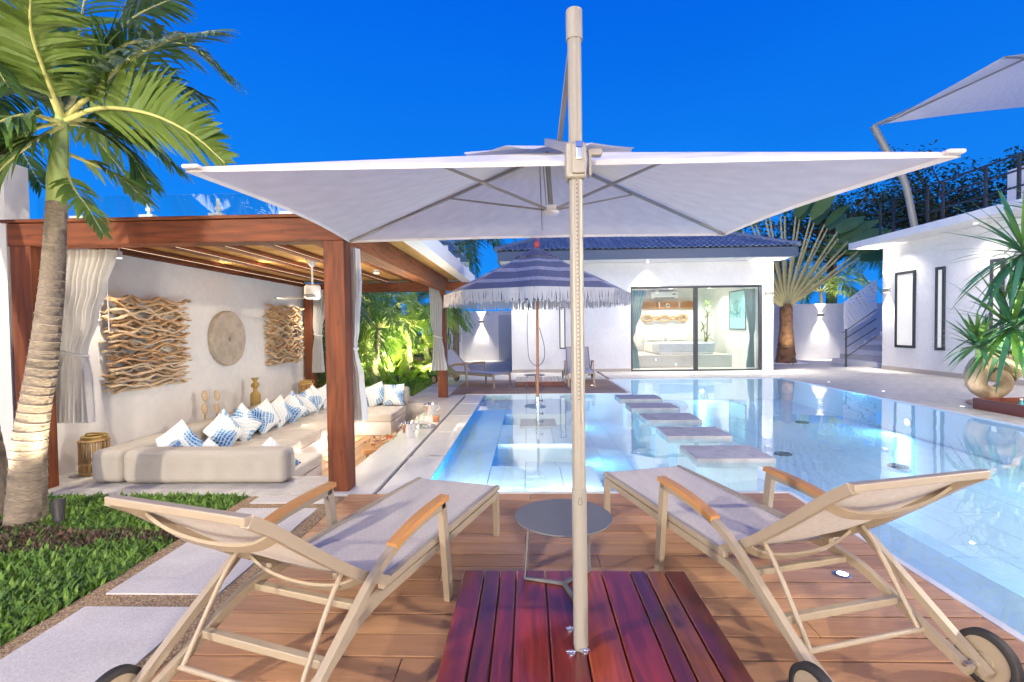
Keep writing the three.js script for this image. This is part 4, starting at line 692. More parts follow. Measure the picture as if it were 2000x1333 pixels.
// ================================================================ POOL VILLA (far side)
{
  const o = thing('pool_villa', 'white single storey villa with a blue grey tiled hip roof across the pool', 'building', null, 3.7, 0, -19);
  const W = (x0, x1, y0, y1, z0 = -16.6, z1 = -16.4) => wpart(o, 'wall', uvm(span(x0, x1, y0, y1, z0, z1), 'x'), M.plaster);
  W(-0.55, 1.04, 0, 3.6); W(1.04, 1.24, 0, 0.78); W(1.04, 1.24, 2.17, 3.6); W(1.24, 3.40, 0, 3.6); W(7.69, 8.05, 0, 3.6); W(3.40, 7.69, 2.81, 3.6);
  W(-0.55, -0.35, 0, 3.6, -22.0, -16.6); W(7.86, 8.05, 0, 3.6, -22.0, -16.6); W(-0.35, 7.86, 0, 3.6, -22.0, -21.8);
  wpart(o, 'skirting', span(-0.55, 3.39, 0, 0.1, -16.4, -16.385), M.skirting);
  wpart(o, 'fascia', uvm(mg([span(-0.93, 8.28, 3.58, 3.88, -15.40, -15.36), span(-0.93, -0.89, 3.58, 3.88, -22.8, -15.4), span(8.24, 8.28, 3.58, 3.88, -22.8, -15.4)]), 'x'), M.fascia);
  wpart(o, 'soffit', span(-0.89, 8.24, 3.601, 3.63, -22.8, -15.4), M.white);
  // roof planes (under the tiles) and the tiles of the pool side slope
  const ey = 3.88, sl = 0.42, rz = -19.07, ry = ey + (rz + 15.35) * -sl, A = V(-0.97, ey, -15.33), B = V(8.32, ey, -15.33), Cc = V(8.32, ey, -22.8), D = V(-0.97, ey, -22.8), E1 = V(2.75, ry, rz), E2 = V(4.6, ry, rz);
  const t3 = (...v) => v.flatMap((p) => [p.x, p.y, p.z]);
  const roof = wpart(o, 'roof', tri(t3(A, B, E2, A, E2, E1, B, Cc, E2, Cc, D, E1, Cc, E1, E2, D, A, E1)), M.roofB);
  const pitch = Math.atan(sl), tw = 0.186, tl = 0.30, rest = [];
  const tileG = (() => { const top = grid(10, 1, (u, v) => V((u - 0.5) * tw * 1.04, 0.045 + 0.026 * Math.sin(u * 6.2832) + 0.022 * (1 - v), -v * tl * 1.12)), lip = grid(10, 1, (u, v) => V((u - 0.5) * tw * 1.04, 0.067 + 0.026 * Math.sin(u * 6.2832) - v * 0.026, 0)); return mg([top, lip]); })();
  let count = 0;
  for (let r = 0; r < 13; r++) {
    const s = r * tl, x0 = -0.97 + s * Math.cos(pitch), x1 = 8.32 - s * Math.cos(pitch);
    for (let x = -0.97 + tw / 2 + 0.02; x < 8.32; x += tw) {
      if (x < x0 + 0.02 || x > x1 - 0.02) continue;
      const m = new THREE.Matrix4().makeRotationX(pitch).setPosition(x, ey + s * Math.sin(pitch), -15.33 - s * Math.cos(pitch));
      if (r < 6 && count < 300) { const t = mesh('roof_tile', tileG, pick([M.roof, M.roofB, M.roofC])); t.applyMatrix4(new THREE.Matrix4().makeTranslation(-3.7, 0, 19).multiply(m)); o.add(t); count++; }
      else rest.push(tileG.clone().applyMatrix4(m));
    }
  }
  wpart(o, 'upper_roof_tiles', mg(rest), M.roof).userData.kind = 'stuff';
  for (const [p, q] of [[A, E1], [B, E2]]) for (let k = 0; k < 14; k++) { const a = p.clone().lerp(q, k / 14), b = p.clone().lerp(q, (k + 1.12) / 14); a.y += 0.07; b.y += 0.055; wpart(o, 'hip_tile', rod(a, b, 0.085, 0.07, 12), M.roofC); }
  // sliding door
  const F = (x0, x1, y0, y1, z0 = -16.50, z1 = -16.42) => wpart(o, 'door_frame', span(x0, x1, y0, y1, z0, z1), M.frameDark);
  F(3.402, 3.46, 0.0, 2.80); F(7.60, 7.685, 0.0, 2.80); F(3.46, 7.60, 2.74, 2.80); F(3.46, 7.60, 0.0, 0.045); F(5.48, 5.60, 0.045, 2.74, -16.52, -16.40);
  wpart(o, 'glass_pane', span(5.60, 7.60, 0.045, 2.74, -16.464, -16.456), M.glass);
  wpart(o, 'glass_pane', span(3.46, 5.48, 0.045, 2.74, -16.484, -16.476), M.glassClear);
  const nw = wpart(o, 'window', mg([span(1.04, 1.075, 0.78, 2.17, -16.46, -16.38), span(1.205, 1.24, 0.78, 2.17, -16.46, -16.38), span(1.075, 1.205, 0.78, 0.82, -16.46, -16.38), span(1.075, 1.205, 2.13, 2.17, -16.46, -16.38)]), M.frameDark);
  sub(nw, 'window_pane', span(1.075 - 3.7, 1.205 - 3.7, 0.82, 2.13, -16.43 + 19, -16.42 + 19), M.frosted);
  for (const x of [0.0, 3.92, 7.75]) { const l = wpart(o, 'soffit_light', new THREE.CylinderGeometry(0.055, 0.055, 0.012, 20).translate(x, 3.595, -16.2), M.white); sub(l, 'lamp_lens', new THREE.CylinderGeometry(0.045, 0.045, 0.006, 20).translate(x - 3.7, 3.587, -16.2 + 19), M.lampWhite); spot(x, 3.58, -16.2, x, 0, -16.1, 46, 0.75, 0.6, [1, 0.93, 0.82], 2); }
  // bedroom inside
  const room = struct('bedroom');
  part(room, 'floor', uvm(span(2.9, 7.85, 0.001, 0.04, -20.6, -16.6), 'x'), M.floorIn); part(room, 'ceiling', span(2.9, 7.85, 2.98, 3.08, -20.6, -16.6), M.white);
  part(room, 'wall', uvm(span(2.9, 7.85, 0.04, 2.98, -20.7, -20.6), 'x'), M.plaster); part(room, 'wall', uvm(span(2.8, 2.9, 0.04, 2.98, -20.6, -16.61), 'z'), M.plaster); part(room, 'wall', uvm(span(7.7, 7.85, 0.041, 2.98, -20.6, -16.61), 'z'), M.plaster);
  for (const [x, z] of [[3.9, -17.4], [5.6, -17.4], [7.1, -17.4], [3.9, -19.5], [5.6, -19.5], [7.1, -19.5]]) { const l = part(room, 'ceiling_light', new THREE.CylinderGeometry(0.08, 0.08, 0.02, 20).translate(x, 2.968, z), M.white); sub(l, 'lamp_lens', new THREE.CylinderGeometry(0.07, 0.07, 0.006, 20).translate(x, 2.955, z), M.lampIn); spot(x, 2.945, z, x, 0, z, 15, 1.2, 0.8, [1, 0.93, 0.82], 4); }
}
{
  const b = thing('bed', 'wide white bed on a pale platform inside the lit bedroom', 'bed', null, 5.6, 0.04, -18.7);
  wpart(b, 'platform', span(3.9, 7.1, 0.041, 0.48, -20.1, -17.35, 0.02), M.floorIn); wpart(b, 'mattress', span(4.65, 6.55, 0.481, 0.86, -19.9, -17.55, 0.05), M.linen);
  wpart(b, 'blanket', span(4.62, 6.58, 0.56, 0.885, -18.5, -17.52, 0.04), M.greyLinen); wpart(b, 'headboard', span(4.45, 6.85, 0.481, 2.2, -20.58, -20.45, 0.01), M.linen);
  for (const x of [5.12, 6.02]) { const p = pillowGeo(0.78, 0.22).scale(1, 0.62, 1).rotateX(-0.35).translate(x, 1.09, -20.2); wpart(b, 'pillow', p, M.linen); }
  const s = thing('wall_shelf', 'oak niche shelf with three compartments above the bed headboard', 'shelf', null, 5.8, 2.22, -20.5); for (const [x0, x1, y0, y1, z0, z1] of [[4.6, 6.95, 2.22, 2.25, -20.59, -20.35], [4.6, 6.95, 2.47, 2.5, -20.59, -20.35], [4.6, 6.95, 2.25, 2.47, -20.599, -20.58]]) wpart(s, 'board', span(x0, x1, y0, y1, z0, z1), M.teak); for (const x of [4.6, 5.38, 6.2, 6.92]) wpart(s, 'divider', span(x, x + 0.03, 2.25, 2.47, -20.579, -20.36), M.white);
  const r = thing('shelf_ornament', 'round white and black ornament standing in the niche shelf', 'ornament', null, 5.75, 2.25, -20.46); part(r, 'ball', new THREE.SphereGeometry(0.09, 18, 12).translate(0, 0.09, 0), M.white); part(r, 'core', new THREE.SphereGeometry(0.05, 14, 10).translate(0, 0.09, 0.055), M.darkMetal);
  const c = thing('carved_chain', 'long brown carved wooden chain hung above the bed pillows', 'wall art', null, 5.6, 1.66, -20.42); for (let k = 0; k < 5; k++) part(c, 'chain_link', new THREE.TorusGeometry(0.13, 0.045, 10, 22).scale(1.35, 0.9, 1).rotateX(k % 2 ? 1.1 : 0).translate((k - 2) * 0.36, 0.16, 0.05), M.art);
  const ac = thing('air_conditioner', 'white wall air conditioner high above the bed', 'air conditioner', null, 5.6, 2.62, -20.5); part(ac, 'body', bx(1.1, 0.28, 0.2, 0, 0.14, 0, 0.03), M.white); part(ac, 'air_slot', bx(0.8, 0.035, 0.02, 0, 0.03, 0.1), M.tableGrey); part(ac, 'display', bx(0.12, 0.04, 0.004, 0.4, 0.17, 0.101), M.darkMetal);
  const p = thing('framed_painting', 'tall pale turquoise framed painting on the bedroom side wall', 'painting', null, 7.68, 1.35, -18.3); part(p, 'frame', mg([bx(0.03, 1.42, 0.04, 0, 0.7, -0.68), bx(0.03, 1.42, 0.04, 0, 0.7, 0.68), bx(0.03, 0.04, 1.4, 0, 0.0, 0), bx(0.03, 0.04, 1.4, 0, 1.4, 0)]), M.frameDark); part(p, 'canvas', grid(1, 1, (u, v) => V(-0.006, v * 1.4, (0.5 - u) * 1.36), (u, v) => [u, v]), M.painting);
  const dp = thing('potted_plant', 'tall slim potted plant with three leaf tufts beside the bed', 'plant', null, 7.02, 0.04, -19.6);
  part(dp, 'pot', lathe([[0, 0], [0.14, 0], [0.18, 0.4], [0.16, 0.4], [0.15, 0.34], [0, 0.34]], 20), M.white); part(dp, 'stem', mg([rod(V(0, 0.34, 0), V(0.05, 1.9, 0), 0.025, 0.02), rod(V(0.02, 0.34, 0), V(-0.12, 1.4, 0.03), 0.02, 0.016)]), M.barkBrown);
  for (const [x, y, z] of [[0.05, 1.9, 0], [-0.12, 1.4, 0.03], [0.03, 1.0, 0.02], [0.04, 2.25, 0]]) for (let k = 0; k < 16; k++) { const a = k * 2.4, e = lerp(1.2, -0.4, k / 16), d = V(Math.cos(a) * Math.cos(e), Math.sin(e), Math.sin(a) * Math.cos(e)), q = d.clone().cross(V(0, 1, 0)).normalize(), out = []; leafStrip(out, V(x, y, z), d, q, 0.34, 0.05, 0.8, 4); part(dp, 'leaf', tri(out), M.fern[k % 3]); }
  curtain('blue grey curtain tied at the left edge of the bedroom glass door', -16.85, [[2.72, 3.42, 4.02], [2.0, 3.42, 3.85], [1.4, 3.42, 3.66], [1.1, 3.43, 3.58], [0.6, 3.42, 3.74], [0.06, 3.42, 3.82]], 1.1, M.curtainBlue, 'x', 6);
  curtain('blue green curtain tied at the right edge of the bedroom glass door', -16.85, [[2.72, 7.28, 7.67], [2.0, 7.33, 7.67], [1.4, 7.43, 7.66], [1.1, 7.48, 7.62], [0.6, 7.42, 7.64], [0.06, 7.36, 7.66]], 1.1, M.curtainBlue, 'x', 6);
}

// ================================================================ ANNEX on the right, stair, courtyard walls
const AX = 11.54;
{
  const o = thing('annex_building', 'white annex with flat roof slab and slim dark framed windows', 'building', null, 14, 0, -6);
  wpart(o, 'wall', uvm(span(AX, AX + 0.2, 0, 3.95, -16.4, 6), 'z'), M.plaster); wpart(o, 'wall', uvm(span(AX + 0.2, 18, 0, 3.95, -16.4, -16.2), 'x'), M.plaster);
  wpart(o, 'roof_slab', uvm(span(10.68, 18, 3.951, 4.16, -16.78, 6, 0.01), 'z'), M.plaster);
  wpart(o, 'skirting', span(AX - 0.012, AX, 0, 0.13, -16.41, 6), M.skirting);
  const win = (z0, z1, y0, y1) => { const f = wpart(o, 'window', mg([span(AX - 0.05, AX, y0, y1, z0, z0 + 0.07), span(AX - 0.05, AX, y0, y1, z1 - 0.07, z1), span(AX - 0.05, AX, y0, y0 + 0.08, z0 + 0.07, z1 - 0.07), span(AX - 0.05, AX, y1 - 0.08, y1, z0 + 0.07, z1 - 0.07)]), M.frameDark); sub(f, 'window_pane', span(AX - 0.02 - 14, AX - 0.004 - 14, y0 + 0.08, y1 - 0.08, z0 + 0.07 + 6, z1 - 0.07 + 6), M.frosted); };
  win(-15.80, -15.02, 0.74, 3.07); win(-14.28, -13.98, 0.72, 3.05); win(-12.64, -12.30, 0.72, 3.05);
  wpart(o, 'roof_room', uvm(span(12.6, 17, 4.161, 5.45, -13.4, -8), 'x'), M.plaster);
  for (const z of [-15.4, -12.6, -9.8, -7]) { const l = wpart(o, 'soffit_light', new THREE.CylinderGeometry(0.055, 0.055, 0.012, 20).translate(11.1, 3.945, z), M.white); sub(l, 'lamp_lens', new THREE.CylinderGeometry(0.045, 0.045, 0.006, 20).translate(11.1 - 14, 3.937, z + 6), M.lampWhite); spot(11.1, 3.93, z, 10.1, 0, z, 13, 1.25, 1.0, [1, 0.9, 0.75], 3); }  // unseen soffit downlights added to brighten the terrace
  const r = thing('roof_railing', 'black metal railing with three bars along the annex roof', 'railing', null, 11.2, 4.16, -12);
  for (const px of [1720, 1746, 1812, 1842, 1925, 1990]) { const z = gx(px, 420, 11.2).z; wpart(r, 'post', span(11.175, 11.225, 4.161, 5.32, z - 0.03, z + 0.03), M.darkMetal); }
  for (const y of [5.30, 4.95, 4.58]) wpart(r, 'rail', span(11.185, 11.215, y - 0.02, y + 0.02, -15.7, -9.5), M.darkMetal);
}
{
  const o = thing('roof_parasol', 'big white cantilever parasol standing on the annex roof', 'parasol', null, 11.1, 4.16, -14.5);
  const b = V(11.1, 4.161, -14.5), pts = [b, gz(1765, 350, -14.5), gz(1730, 290, -14.5), gz(1706, 246, -14.5)];
  wpart(o, 'mast', tube(pts, 0.09, 24, 16), M.metalGrey);
  const k0 = gz(1722, 243, -14.5), e1 = V(3.5, 0, 1.0), e2 = V(0.1, 0, 3.5), c = [k0, k0.clone().add(e1), k0.clone().add(e1).add(e2), k0.clone().add(e2)], ap = k0.clone().addScaledVector(e1, 0.5).addScaledVector(e2, 0.5).add(V(0, 0.62, 0));
  for (let i = 0; i < 4; i++) { wpart(o, 'canopy_panel', grid(12, 10, (u, v) => { const e = c[i].clone().lerp(c[(i + 1) % 4], u); const p = ap.clone().lerp(e, v * (1 - 0.03 * Math.sin(Math.PI * u) * v)); p.y -= 0.03 * Math.sin(Math.PI * u) * Math.sin(Math.PI * v); return p; }, (u, v) => [u * 3.5, v * 2]), M.canopy); const q = c[i].clone(); q.y -= 0.02; wpart(o, 'rib', bar(ap.clone().add(V(0, -0.03, 0)), q, 0.03, 0.03), M.metalGrey); }
  wpart(o, 'arm', bar(pts[3], ap, 0.05, 0.06), M.metalGrey);
}
solo('courtyard_wall', uvm(span(8.06, 18, -0.8, 2.36, -21.5, -21.3), 'x'), M.plaster, 'low white courtyard wall behind the fan palm with a wall lamp', 'wall');
solo('rear_wall', uvm(span(-3.3, -0.56, -0.8, 2.28, -22.8, -22.6), 'x'), M.plaster, 'white wall at the end of the side path with a wall lamp', 'wall');
solo('rear_door', mg([span(-1.36, -0.74, 0, 2.1, -22.58, -22.54, 0.01), span(-1.30, -1.26, 0.95, 1.1, -22.54, -22.5)]), S(0.42, 0.45, 0.50, 0.6), 'plain grey door at the end of the side path', 'door');
{
  const o = thing('side_doors', 'row of white doors with dark slim frames along the side path', 'doors', null, -3.1, 0, -19.5);
  wpart(o, 'wall', uvm(span(-3.25, -3.05, 0, 2.4, -22.59, -16.5), 'z'), M.plaster);
  for (const z of [-17.3, -18.6, -19.9, -21.2]) { wpart(o, 'door_leaf', span(-3.05, -3.02, 0.02, 2.15, z - 1.15, z, 0.004), M.white); wpart(o, 'frame', span(-3.05, -2.99, 0, 2.2, z, z + 0.06), M.frameDark); wpart(o, 'handle', rod(V(-2.97, 0.9, z - 0.12), V(-2.97, 1.3, z - 0.12), 0.014), M.darkMetal); }
}
solo('boundary_wall', uvm(span(-6.4, -6.2, -0.8, 2.5, -24, -4.7), 'z'), M.plaster, 'white boundary wall behind the garden palms', 'wall');
solo('planter_wall', uvm(span(-6.2, -3.06, -0.8, 0.55, -16.75, -16.5), 'x'), M.concrete, 'low beige wall at the back of the lit lawn', 'wall');
{
  const o = thing('staircase', 'short white outdoor stair with recessed step lights beside the annex', 'stairs', null, 12.5, 0, -18);
  for (let k = 0; k < 7; k++) wpart(o, 'step', uvm(span(11.75 + k * 0.3, 14.2, k * 0.17 + 0.001, (k + 1) * 0.17, -19.4, -16.95), 'x'), k % 2 ? M.terrazzo : M.plaster);
  const r = thing('stair_railing', 'dark metal stair railing with sloping bars beside the annex corner', 'railing', null, 11.7, 0, -17.6);
  const Z = -17.4, f = (px, py) => gz(px, py, Z); wpart(r, 'post', rod(V(f(1653, 715).x, 0, Z), f(1653, 643), 0.03, 0.03, 10), M.darkMetal);
  for (const [a, b, c, d] of [[1646, 651, 1712, 605], [1650, 663, 1712, 623], [1654, 678, 1712, 641], [1654, 697, 1712, 658]]) wpart(r, 'rail', rod(f(a, b), f(c, d), 0.018, 0.018, 8), M.darkMetal);
  const zz = -19.45, q = [[1648, 652], [1712, 612], [1712, 545], [1648, 591]].map(([x, y]) => gz(x, y, zz)), s = new THREE.Shape(q.map((p) => new THREE.Vector2(p.x, p.y)));
  for (let i = 0; i < 60; i++) { const u = 0.05 + 0.9 * ((i * 0.618) % 1), v = 0.08 + 0.84 * ((i + 0.5) / 60), lo = q[0].clone().lerp(q[1], u), hi = q[3].clone().lerp(q[2], u), c = lo.lerp(hi, v), a = i * 2.4, l = 0.06, w = 0.022, h = new THREE.Path(); for (let k = 0; k <= 8; k++) { const t = k / 8 * 6.2832, x = l * Math.cos(t), y = w * Math.sin(t) * (1 - 0.4 * Math.cos(t)); const X = c.x + x * Math.cos(a) - y * Math.sin(a), Y = c.y + x * Math.sin(a) + y * Math.cos(a); k ? h.lineTo(X, Y) : h.moveTo(X, Y); } s.holes.push(h); }
  solo('cutout_screen', new THREE.ExtrudeGeometry(s, { depth: 0.02, bevelEnabled: false }).translate(0, 0, zz), M.white, 'white leaf cutout screen panel rising beside the stair', 'screen');
}
sconce('up and down wall lamp on the white wall at the end of the side path', -2.14, 1.80, -22.6, 0, 1, 22);
sconce('up and down wall lamp beside the bedroom glass door', 7.88, 2.52, -16.4, 0, 1, 20);
sconce('up and down wall lamp on the courtyard wall beside the fan palm', 12.4, 1.88, -21.3, 0, 1, 26);
sconce('up and down wall lamp on the annex corner above the stair', AX, 2.55, -16.15, -1, 0, 24);
groundLight('small round light sunk into the deck under the lounger beside the pool ledge', gy(1646, 1123).x, 0.001, gy(1646, 1123).z, 1.0);
groundLight('small round light sunk into the brown deck beside the stepping stones', 1.62, 0.001, -12.6, 0.8);
groundLight('small round light sunk into the terrace in front of the bedroom door', 5.0, 0.001, -15.2, 0.8);
groundLight('small round light sunk into the terrace beside the red planter', gy(1880, 795).x, 0.001, gy(1880, 795).z, 1.2);
groundLight('small round light sunk into the terrace below the large annex window', gy(1726, 765).x, 0.001, gy(1726, 765).z, 0.8);
groundLight('small round light sunk into the terrace in front of the fan palm', gy(1619, 747).x, 0.001, gy(1619, 747).z, 0.8);

// ================================================================ PLANTS
function leafStrip(out, p, dir, side, L, w, droop, segs = 4, up = null) { // a tapering, drooping blade
  let a = p.clone(), d = dir.clone(); const st = L / segs; let prev = null;
  const prof = [0.45, 1.0, 0.92, 0.62, 0.0], q = (t) => { const x = t * 4, i = Math.min(3, Math.floor(x)); return lerp(prof[i], prof[i + 1], x - i); };
  for (let i = 0; i <= segs; i++) {
    const ww = w * q(i / segs) / 2, l = a.clone().addScaledVector(side, -ww), r = a.clone().addScaledVector(side, ww);
    if (prev) { out.push(prev[0].x, prev[0].y, prev[0].z, prev[1].x, prev[1].y, prev[1].z, r.x, r.y, r.z); if (i < segs) out.push(prev[0].x, prev[0].y, prev[0].z, r.x, r.y, r.z, l.x, l.y, l.z); }
    prev = [l, r]; d = d.clone().add(V(0, -droop / segs, 0)).normalize(); a = a.clone().addScaledVector(d, st);
  }
}
function frond(parent, pts, n, L, w, mat, o = {}) { // feather leaf: rachis part with its leaflets as a sub-part (parent-local points)
  const c = new THREE.CatmullRomCurve3(pts), len = c.getLength(), out = [], roll = o.roll || 0, t0 = o.t0 ?? 0.16;
  for (let i = 0; i < n; i++) {
    const t = lerp(t0, 0.995, i / (n - 1)), p = c.getPointAt(t), tg = c.getTangentAt(t), s0 = V(0, 1, 0).cross(tg).normalize(), nn = tg.clone().cross(s0).normalize();
    const s = s0.clone().applyAxisAngle(tg, roll), nr = nn.clone().applyAxisAngle(tg, roll), prof = Math.sin(Math.PI * Math.min(1, 0.22 + t * 0.72)) * 0.75 + 0.25;
    for (const k of [-1, 1]) {
      const fw = lerp(0.35, 1.1, t) * (o.fw || 1), d = tg.clone().multiplyScalar(fw).addScaledVector(s, k).addScaledVector(nr, (o.vee ?? 0.3) + rr(-0.14, 0.14)).add(V(rr(-0.1, 0.1), rr(-0.1, 0.1), rr(-0.1, 0.1))).normalize();
      const blade = d.clone().cross(nr).normalize().applyAxisAngle(d, rr(-0.5, 0.5));
      leafStrip(out, p, d, blade, L * prof * rr(0.85, 1.1), w * rr(0.8, 1.15) * (0.6 + 0.4 * prof), (o.droop ?? 0.8) * rr(0.6, 1.3), o.segs || 4);
    }
  }
  const r0 = o.r || 0.016, rings = 14, rg = [];
  for (let i = 0; i < rings; i++) rg.push(rod(c.getPointAt(i / rings), c.getPointAt(Math.min(1, (i + 1.02) / rings)), r0 * (1 - 0.85 * i / rings), r0 * (1 - 0.85 * (i + 1) / rings), 6));
  const f = part(parent, 'frond', mg(rg), M.rachis); sub(f, 'leaflets', tri(out), mat).userData.kind = 'stuff'; return f;
}
function trunkGeo(pts, radii, rings, n = 18) { // tapering trunk with leaf scar rings
  const c = new THREE.CatmullRomCurve3(pts), m = rings * 4; const pos = [];
  const R = (t) => { const q = t * (radii.length - 1), i = Math.min(radii.length - 2, Math.floor(q)); return lerp(radii[i], radii[i + 1], q - i); };
  return grid(n, m, (u, v) => { const p = c.getPointAt(v), a = u * 6.28319, ph = v * rings + 0.15 * noise.noise(Math.cos(a) * 2, v * 9, Math.sin(a) * 2), k = ph - Math.floor(ph), r = R(v) * (1 + 0.022 * (k > 0.82 ? -1 : 0.4 * k) + 0.03 * noise.noise(Math.cos(a) * 3, v * 30, Math.sin(a) * 3)); return V(p.x + r * Math.cos(a), p.y, p.z + r * Math.sin(a)); }, (u, v) => [u * 0.6, v * c.getLength()]);
}
function scarRings(parent, pts, radii, n) { // dark leaf scars round a trunk
  const c = new THREE.CatmullRomCurve3(pts), out = [];
  for (let i = 1; i < n; i++) { const t = Math.pow(i / n, 0.92), p = c.getPointAt(t), tg = c.getTangentAt(t), q = t * (radii.length - 1), k = Math.min(radii.length - 2, Math.floor(q)), R = lerp(radii[k], radii[k + 1], q - k) * 1.005; const g = new THREE.TorusGeometry(R, rr(0.003, 0.0055), 5, 26).rotateX(Math.PI / 2 + rr(-0.06, 0.06)).rotateZ(rr(-0.06, 0.06)); g.applyQuaternion(new THREE.Quaternion().setFromUnitVectors(V(0, 1, 0), tg)); out.push(g.translate(p.x, p.y, p.z)); }
  part(parent, 'leaf_scars', mg(out), M.scar).userData.kind = 'stuff';
}
// --- the leaning palm in the front lawn
{
  const bx0 = -4.03, bz = -3.75, o = thing('palm_tree', 'leaning palm with ringed grey trunk and green crownshaft on the front lawn', 'palm tree', null, bx0, -0.03, bz);
  const rel = (p) => p.clone().sub(o.position), Pz = (px, py, z = bz) => rel(gz(px, py, z));
  const path = [rel(V(bx0, -0.06, bz)), Pz(60, 850), Pz(84, 700), Pz(102, 540), Pz(110, 395)];
  part(o, 'trunk', trunkGeo(path, [0.135, 0.108, 0.095, 0.078, 0.066], 34), M.bark); scarRings(o, path, [0.135, 0.108, 0.095, 0.078, 0.066], 36);
  const top = Pz(120, 215);
  part(o, 'crownshaft', trunkGeo([Pz(110, 396), Pz(113, 330), Pz(118, 265), top], [0.066, 0.068, 0.055, 0.035], 1, 18), M.crownshaft);
  const F = (list, n, L, w, m, opt) => frond(o, list.map(([x, y, z]) => Pz(x, y, z)), n, L, w, M.palm[m], opt);
  F([[124, 232, -3.75], [170, 190, -3.72], [240, 125, -3.66], [330, 78, -3.55], [420, 60, -3.4]], 58, 0.46, 0.036, 1, { r: 0.024, droop: 0.5, roll: 0.5, vee: 0.15 });
  F([[128, 235, -3.75], [190, 212, -3.7], [290, 222, -3.62], [380, 266, -3.52], [438, 318, -3.45]], 58, 0.46, 0.038, 2, { r: 0.02, droop: 0.45, roll: -0.9, vee: 0.5 });
  F([[118, 230, -3.75], [85, 160, -3.7], [30, 95, -3.6], [-40, 30, -3.45]], 54, 0.48, 0.037, 1, { r: 0.024, droop: 0.7 });
  F([[120, 225, -3.76], [100, 140, -3.8], [70, 60, -3.85], [20, -40, -3.8]], 54, 0.5, 0.038, 1, { r: 0.022, droop: 0.7 });
  F([[124, 225, -3.78], [180, 130, -4.0], [250, 40, -4.2], [350, -10, -4.3]], 44, 0.52, 0.046, 0, { r: 0.022, droop: 0.9 });
  F([[118, 240, -3.72], [60, 225, -3.55], [-20, 250, -3.3], [-90, 320, -3.1]], 40, 0.46, 0.042, 1, { r: 0.02, droop: 0.9 });
  F([[122, 240, -3.8], [180, 250, -4.1], [240, 290, -4.35], [290, 360, -4.4]], 40, 0.42, 0.04, 0, { r: 0.018, droop: 1.0, roll: 0.4 });
  F([[120, 245, -3.7], [60, 280, -3.5], [0, 330, -3.4], [-50, 420, -3.35]], 38, 0.42, 0.04, 1, { r: 0.018, droop: 1.0 });
  F([[130, 300, -3.82], [175, 318, -3.95], [230, 345, -4.0], [285, 392, -4.02]], 36, 0.32, 0.036, 2, { r: 0.016, droop: 0.7 });
  F([[128, 330, -3.7], [145, 370, -3.62], [170, 405, -3.58], [200, 455, -3.56]], 26, 0.22, 0.03, 2, { r: 0.013, droop: 1.0 });
  F([[124, 215, -3.8], [150, 90, -4.1], [170, -20, -4.4], [210, -120, -4.6]], 40, 0.5, 0.045, 0, { r: 0.02, droop: 0.8 });
  F([[120, 220, -3.85], [90, 190, -4.2], [40, 180, -4.6], [-30, 200, -5.0]], 40, 0.5, 0.045, 0, { r: 0.02, droop: 0.9 });
  F([[120, 225, -3.72], [90, 150, -3.5], [60, 60, -3.3], [60, -30, -3.1]], 52, 0.46, 0.037, 2, { r: 0.02, droop: 0.8 });
  F([[124, 225, -3.8], [165, 150, -3.9], [250, 85, -4.0], [370, 90, -4.05], [450, 150, -4.1]], 58, 0.48, 0.037, 1, { r: 0.022, droop: 0.9 });
  F([[122, 238, -3.85], [175, 235, -4.0], [260, 255, -4.15], [350, 330, -4.25]], 42, 0.42, 0.04, 0, { r: 0.018, droop: 1.0 });
  F([[118, 240, -3.72], [70, 250, -3.6], [10, 290, -3.5], [-40, 350, -3.45]], 40, 0.44, 0.042, 2, { r: 0.018, droop: 0.9 });
  F([[124, 220, -3.85], [200, 170, -4.2], [300, 150, -4.5], [400, 190, -4.7]], 42, 0.5, 0.045, 0, { r: 0.02, droop: 0.9 });
}
{
  const o = thing('palm_tree', 'thick palm trunk with an orange stained foot against the tall white wall', 'palm tree', null, -4.42, -0.03, -3.86);
  part(o, 'trunk', trunkGeo([V(0, -0.03, 0), V(-0.1, 0.9, 0.02), V(-0.35, 2.1, 0.05), V(-0.7, 3.6, 0.1)], [0.15, 0.12, 0.11, 0.1], 34), M.bark);
  for (let k = 0; k < 9; k++) { const a = k * 0.7 + 0.3, e = rr(0.1, 0.7), b = V(-0.7, 3.6, 0.1), h = V(Math.cos(a), 0, Math.sin(a)); frond(o, [b, b.clone().addScaledVector(h, 0.6).add(V(0, 0.5 * e + 0.2, 0)), b.clone().addScaledVector(h, 1.2).add(V(0, 0.5 * e, 0)), b.clone().addScaledVector(h, 1.7).add(V(0, -0.4, 0))], 36, 0.48, 0.045, M.palm[k % 2], { droop: 0.9, r: 0.02 }); }
}
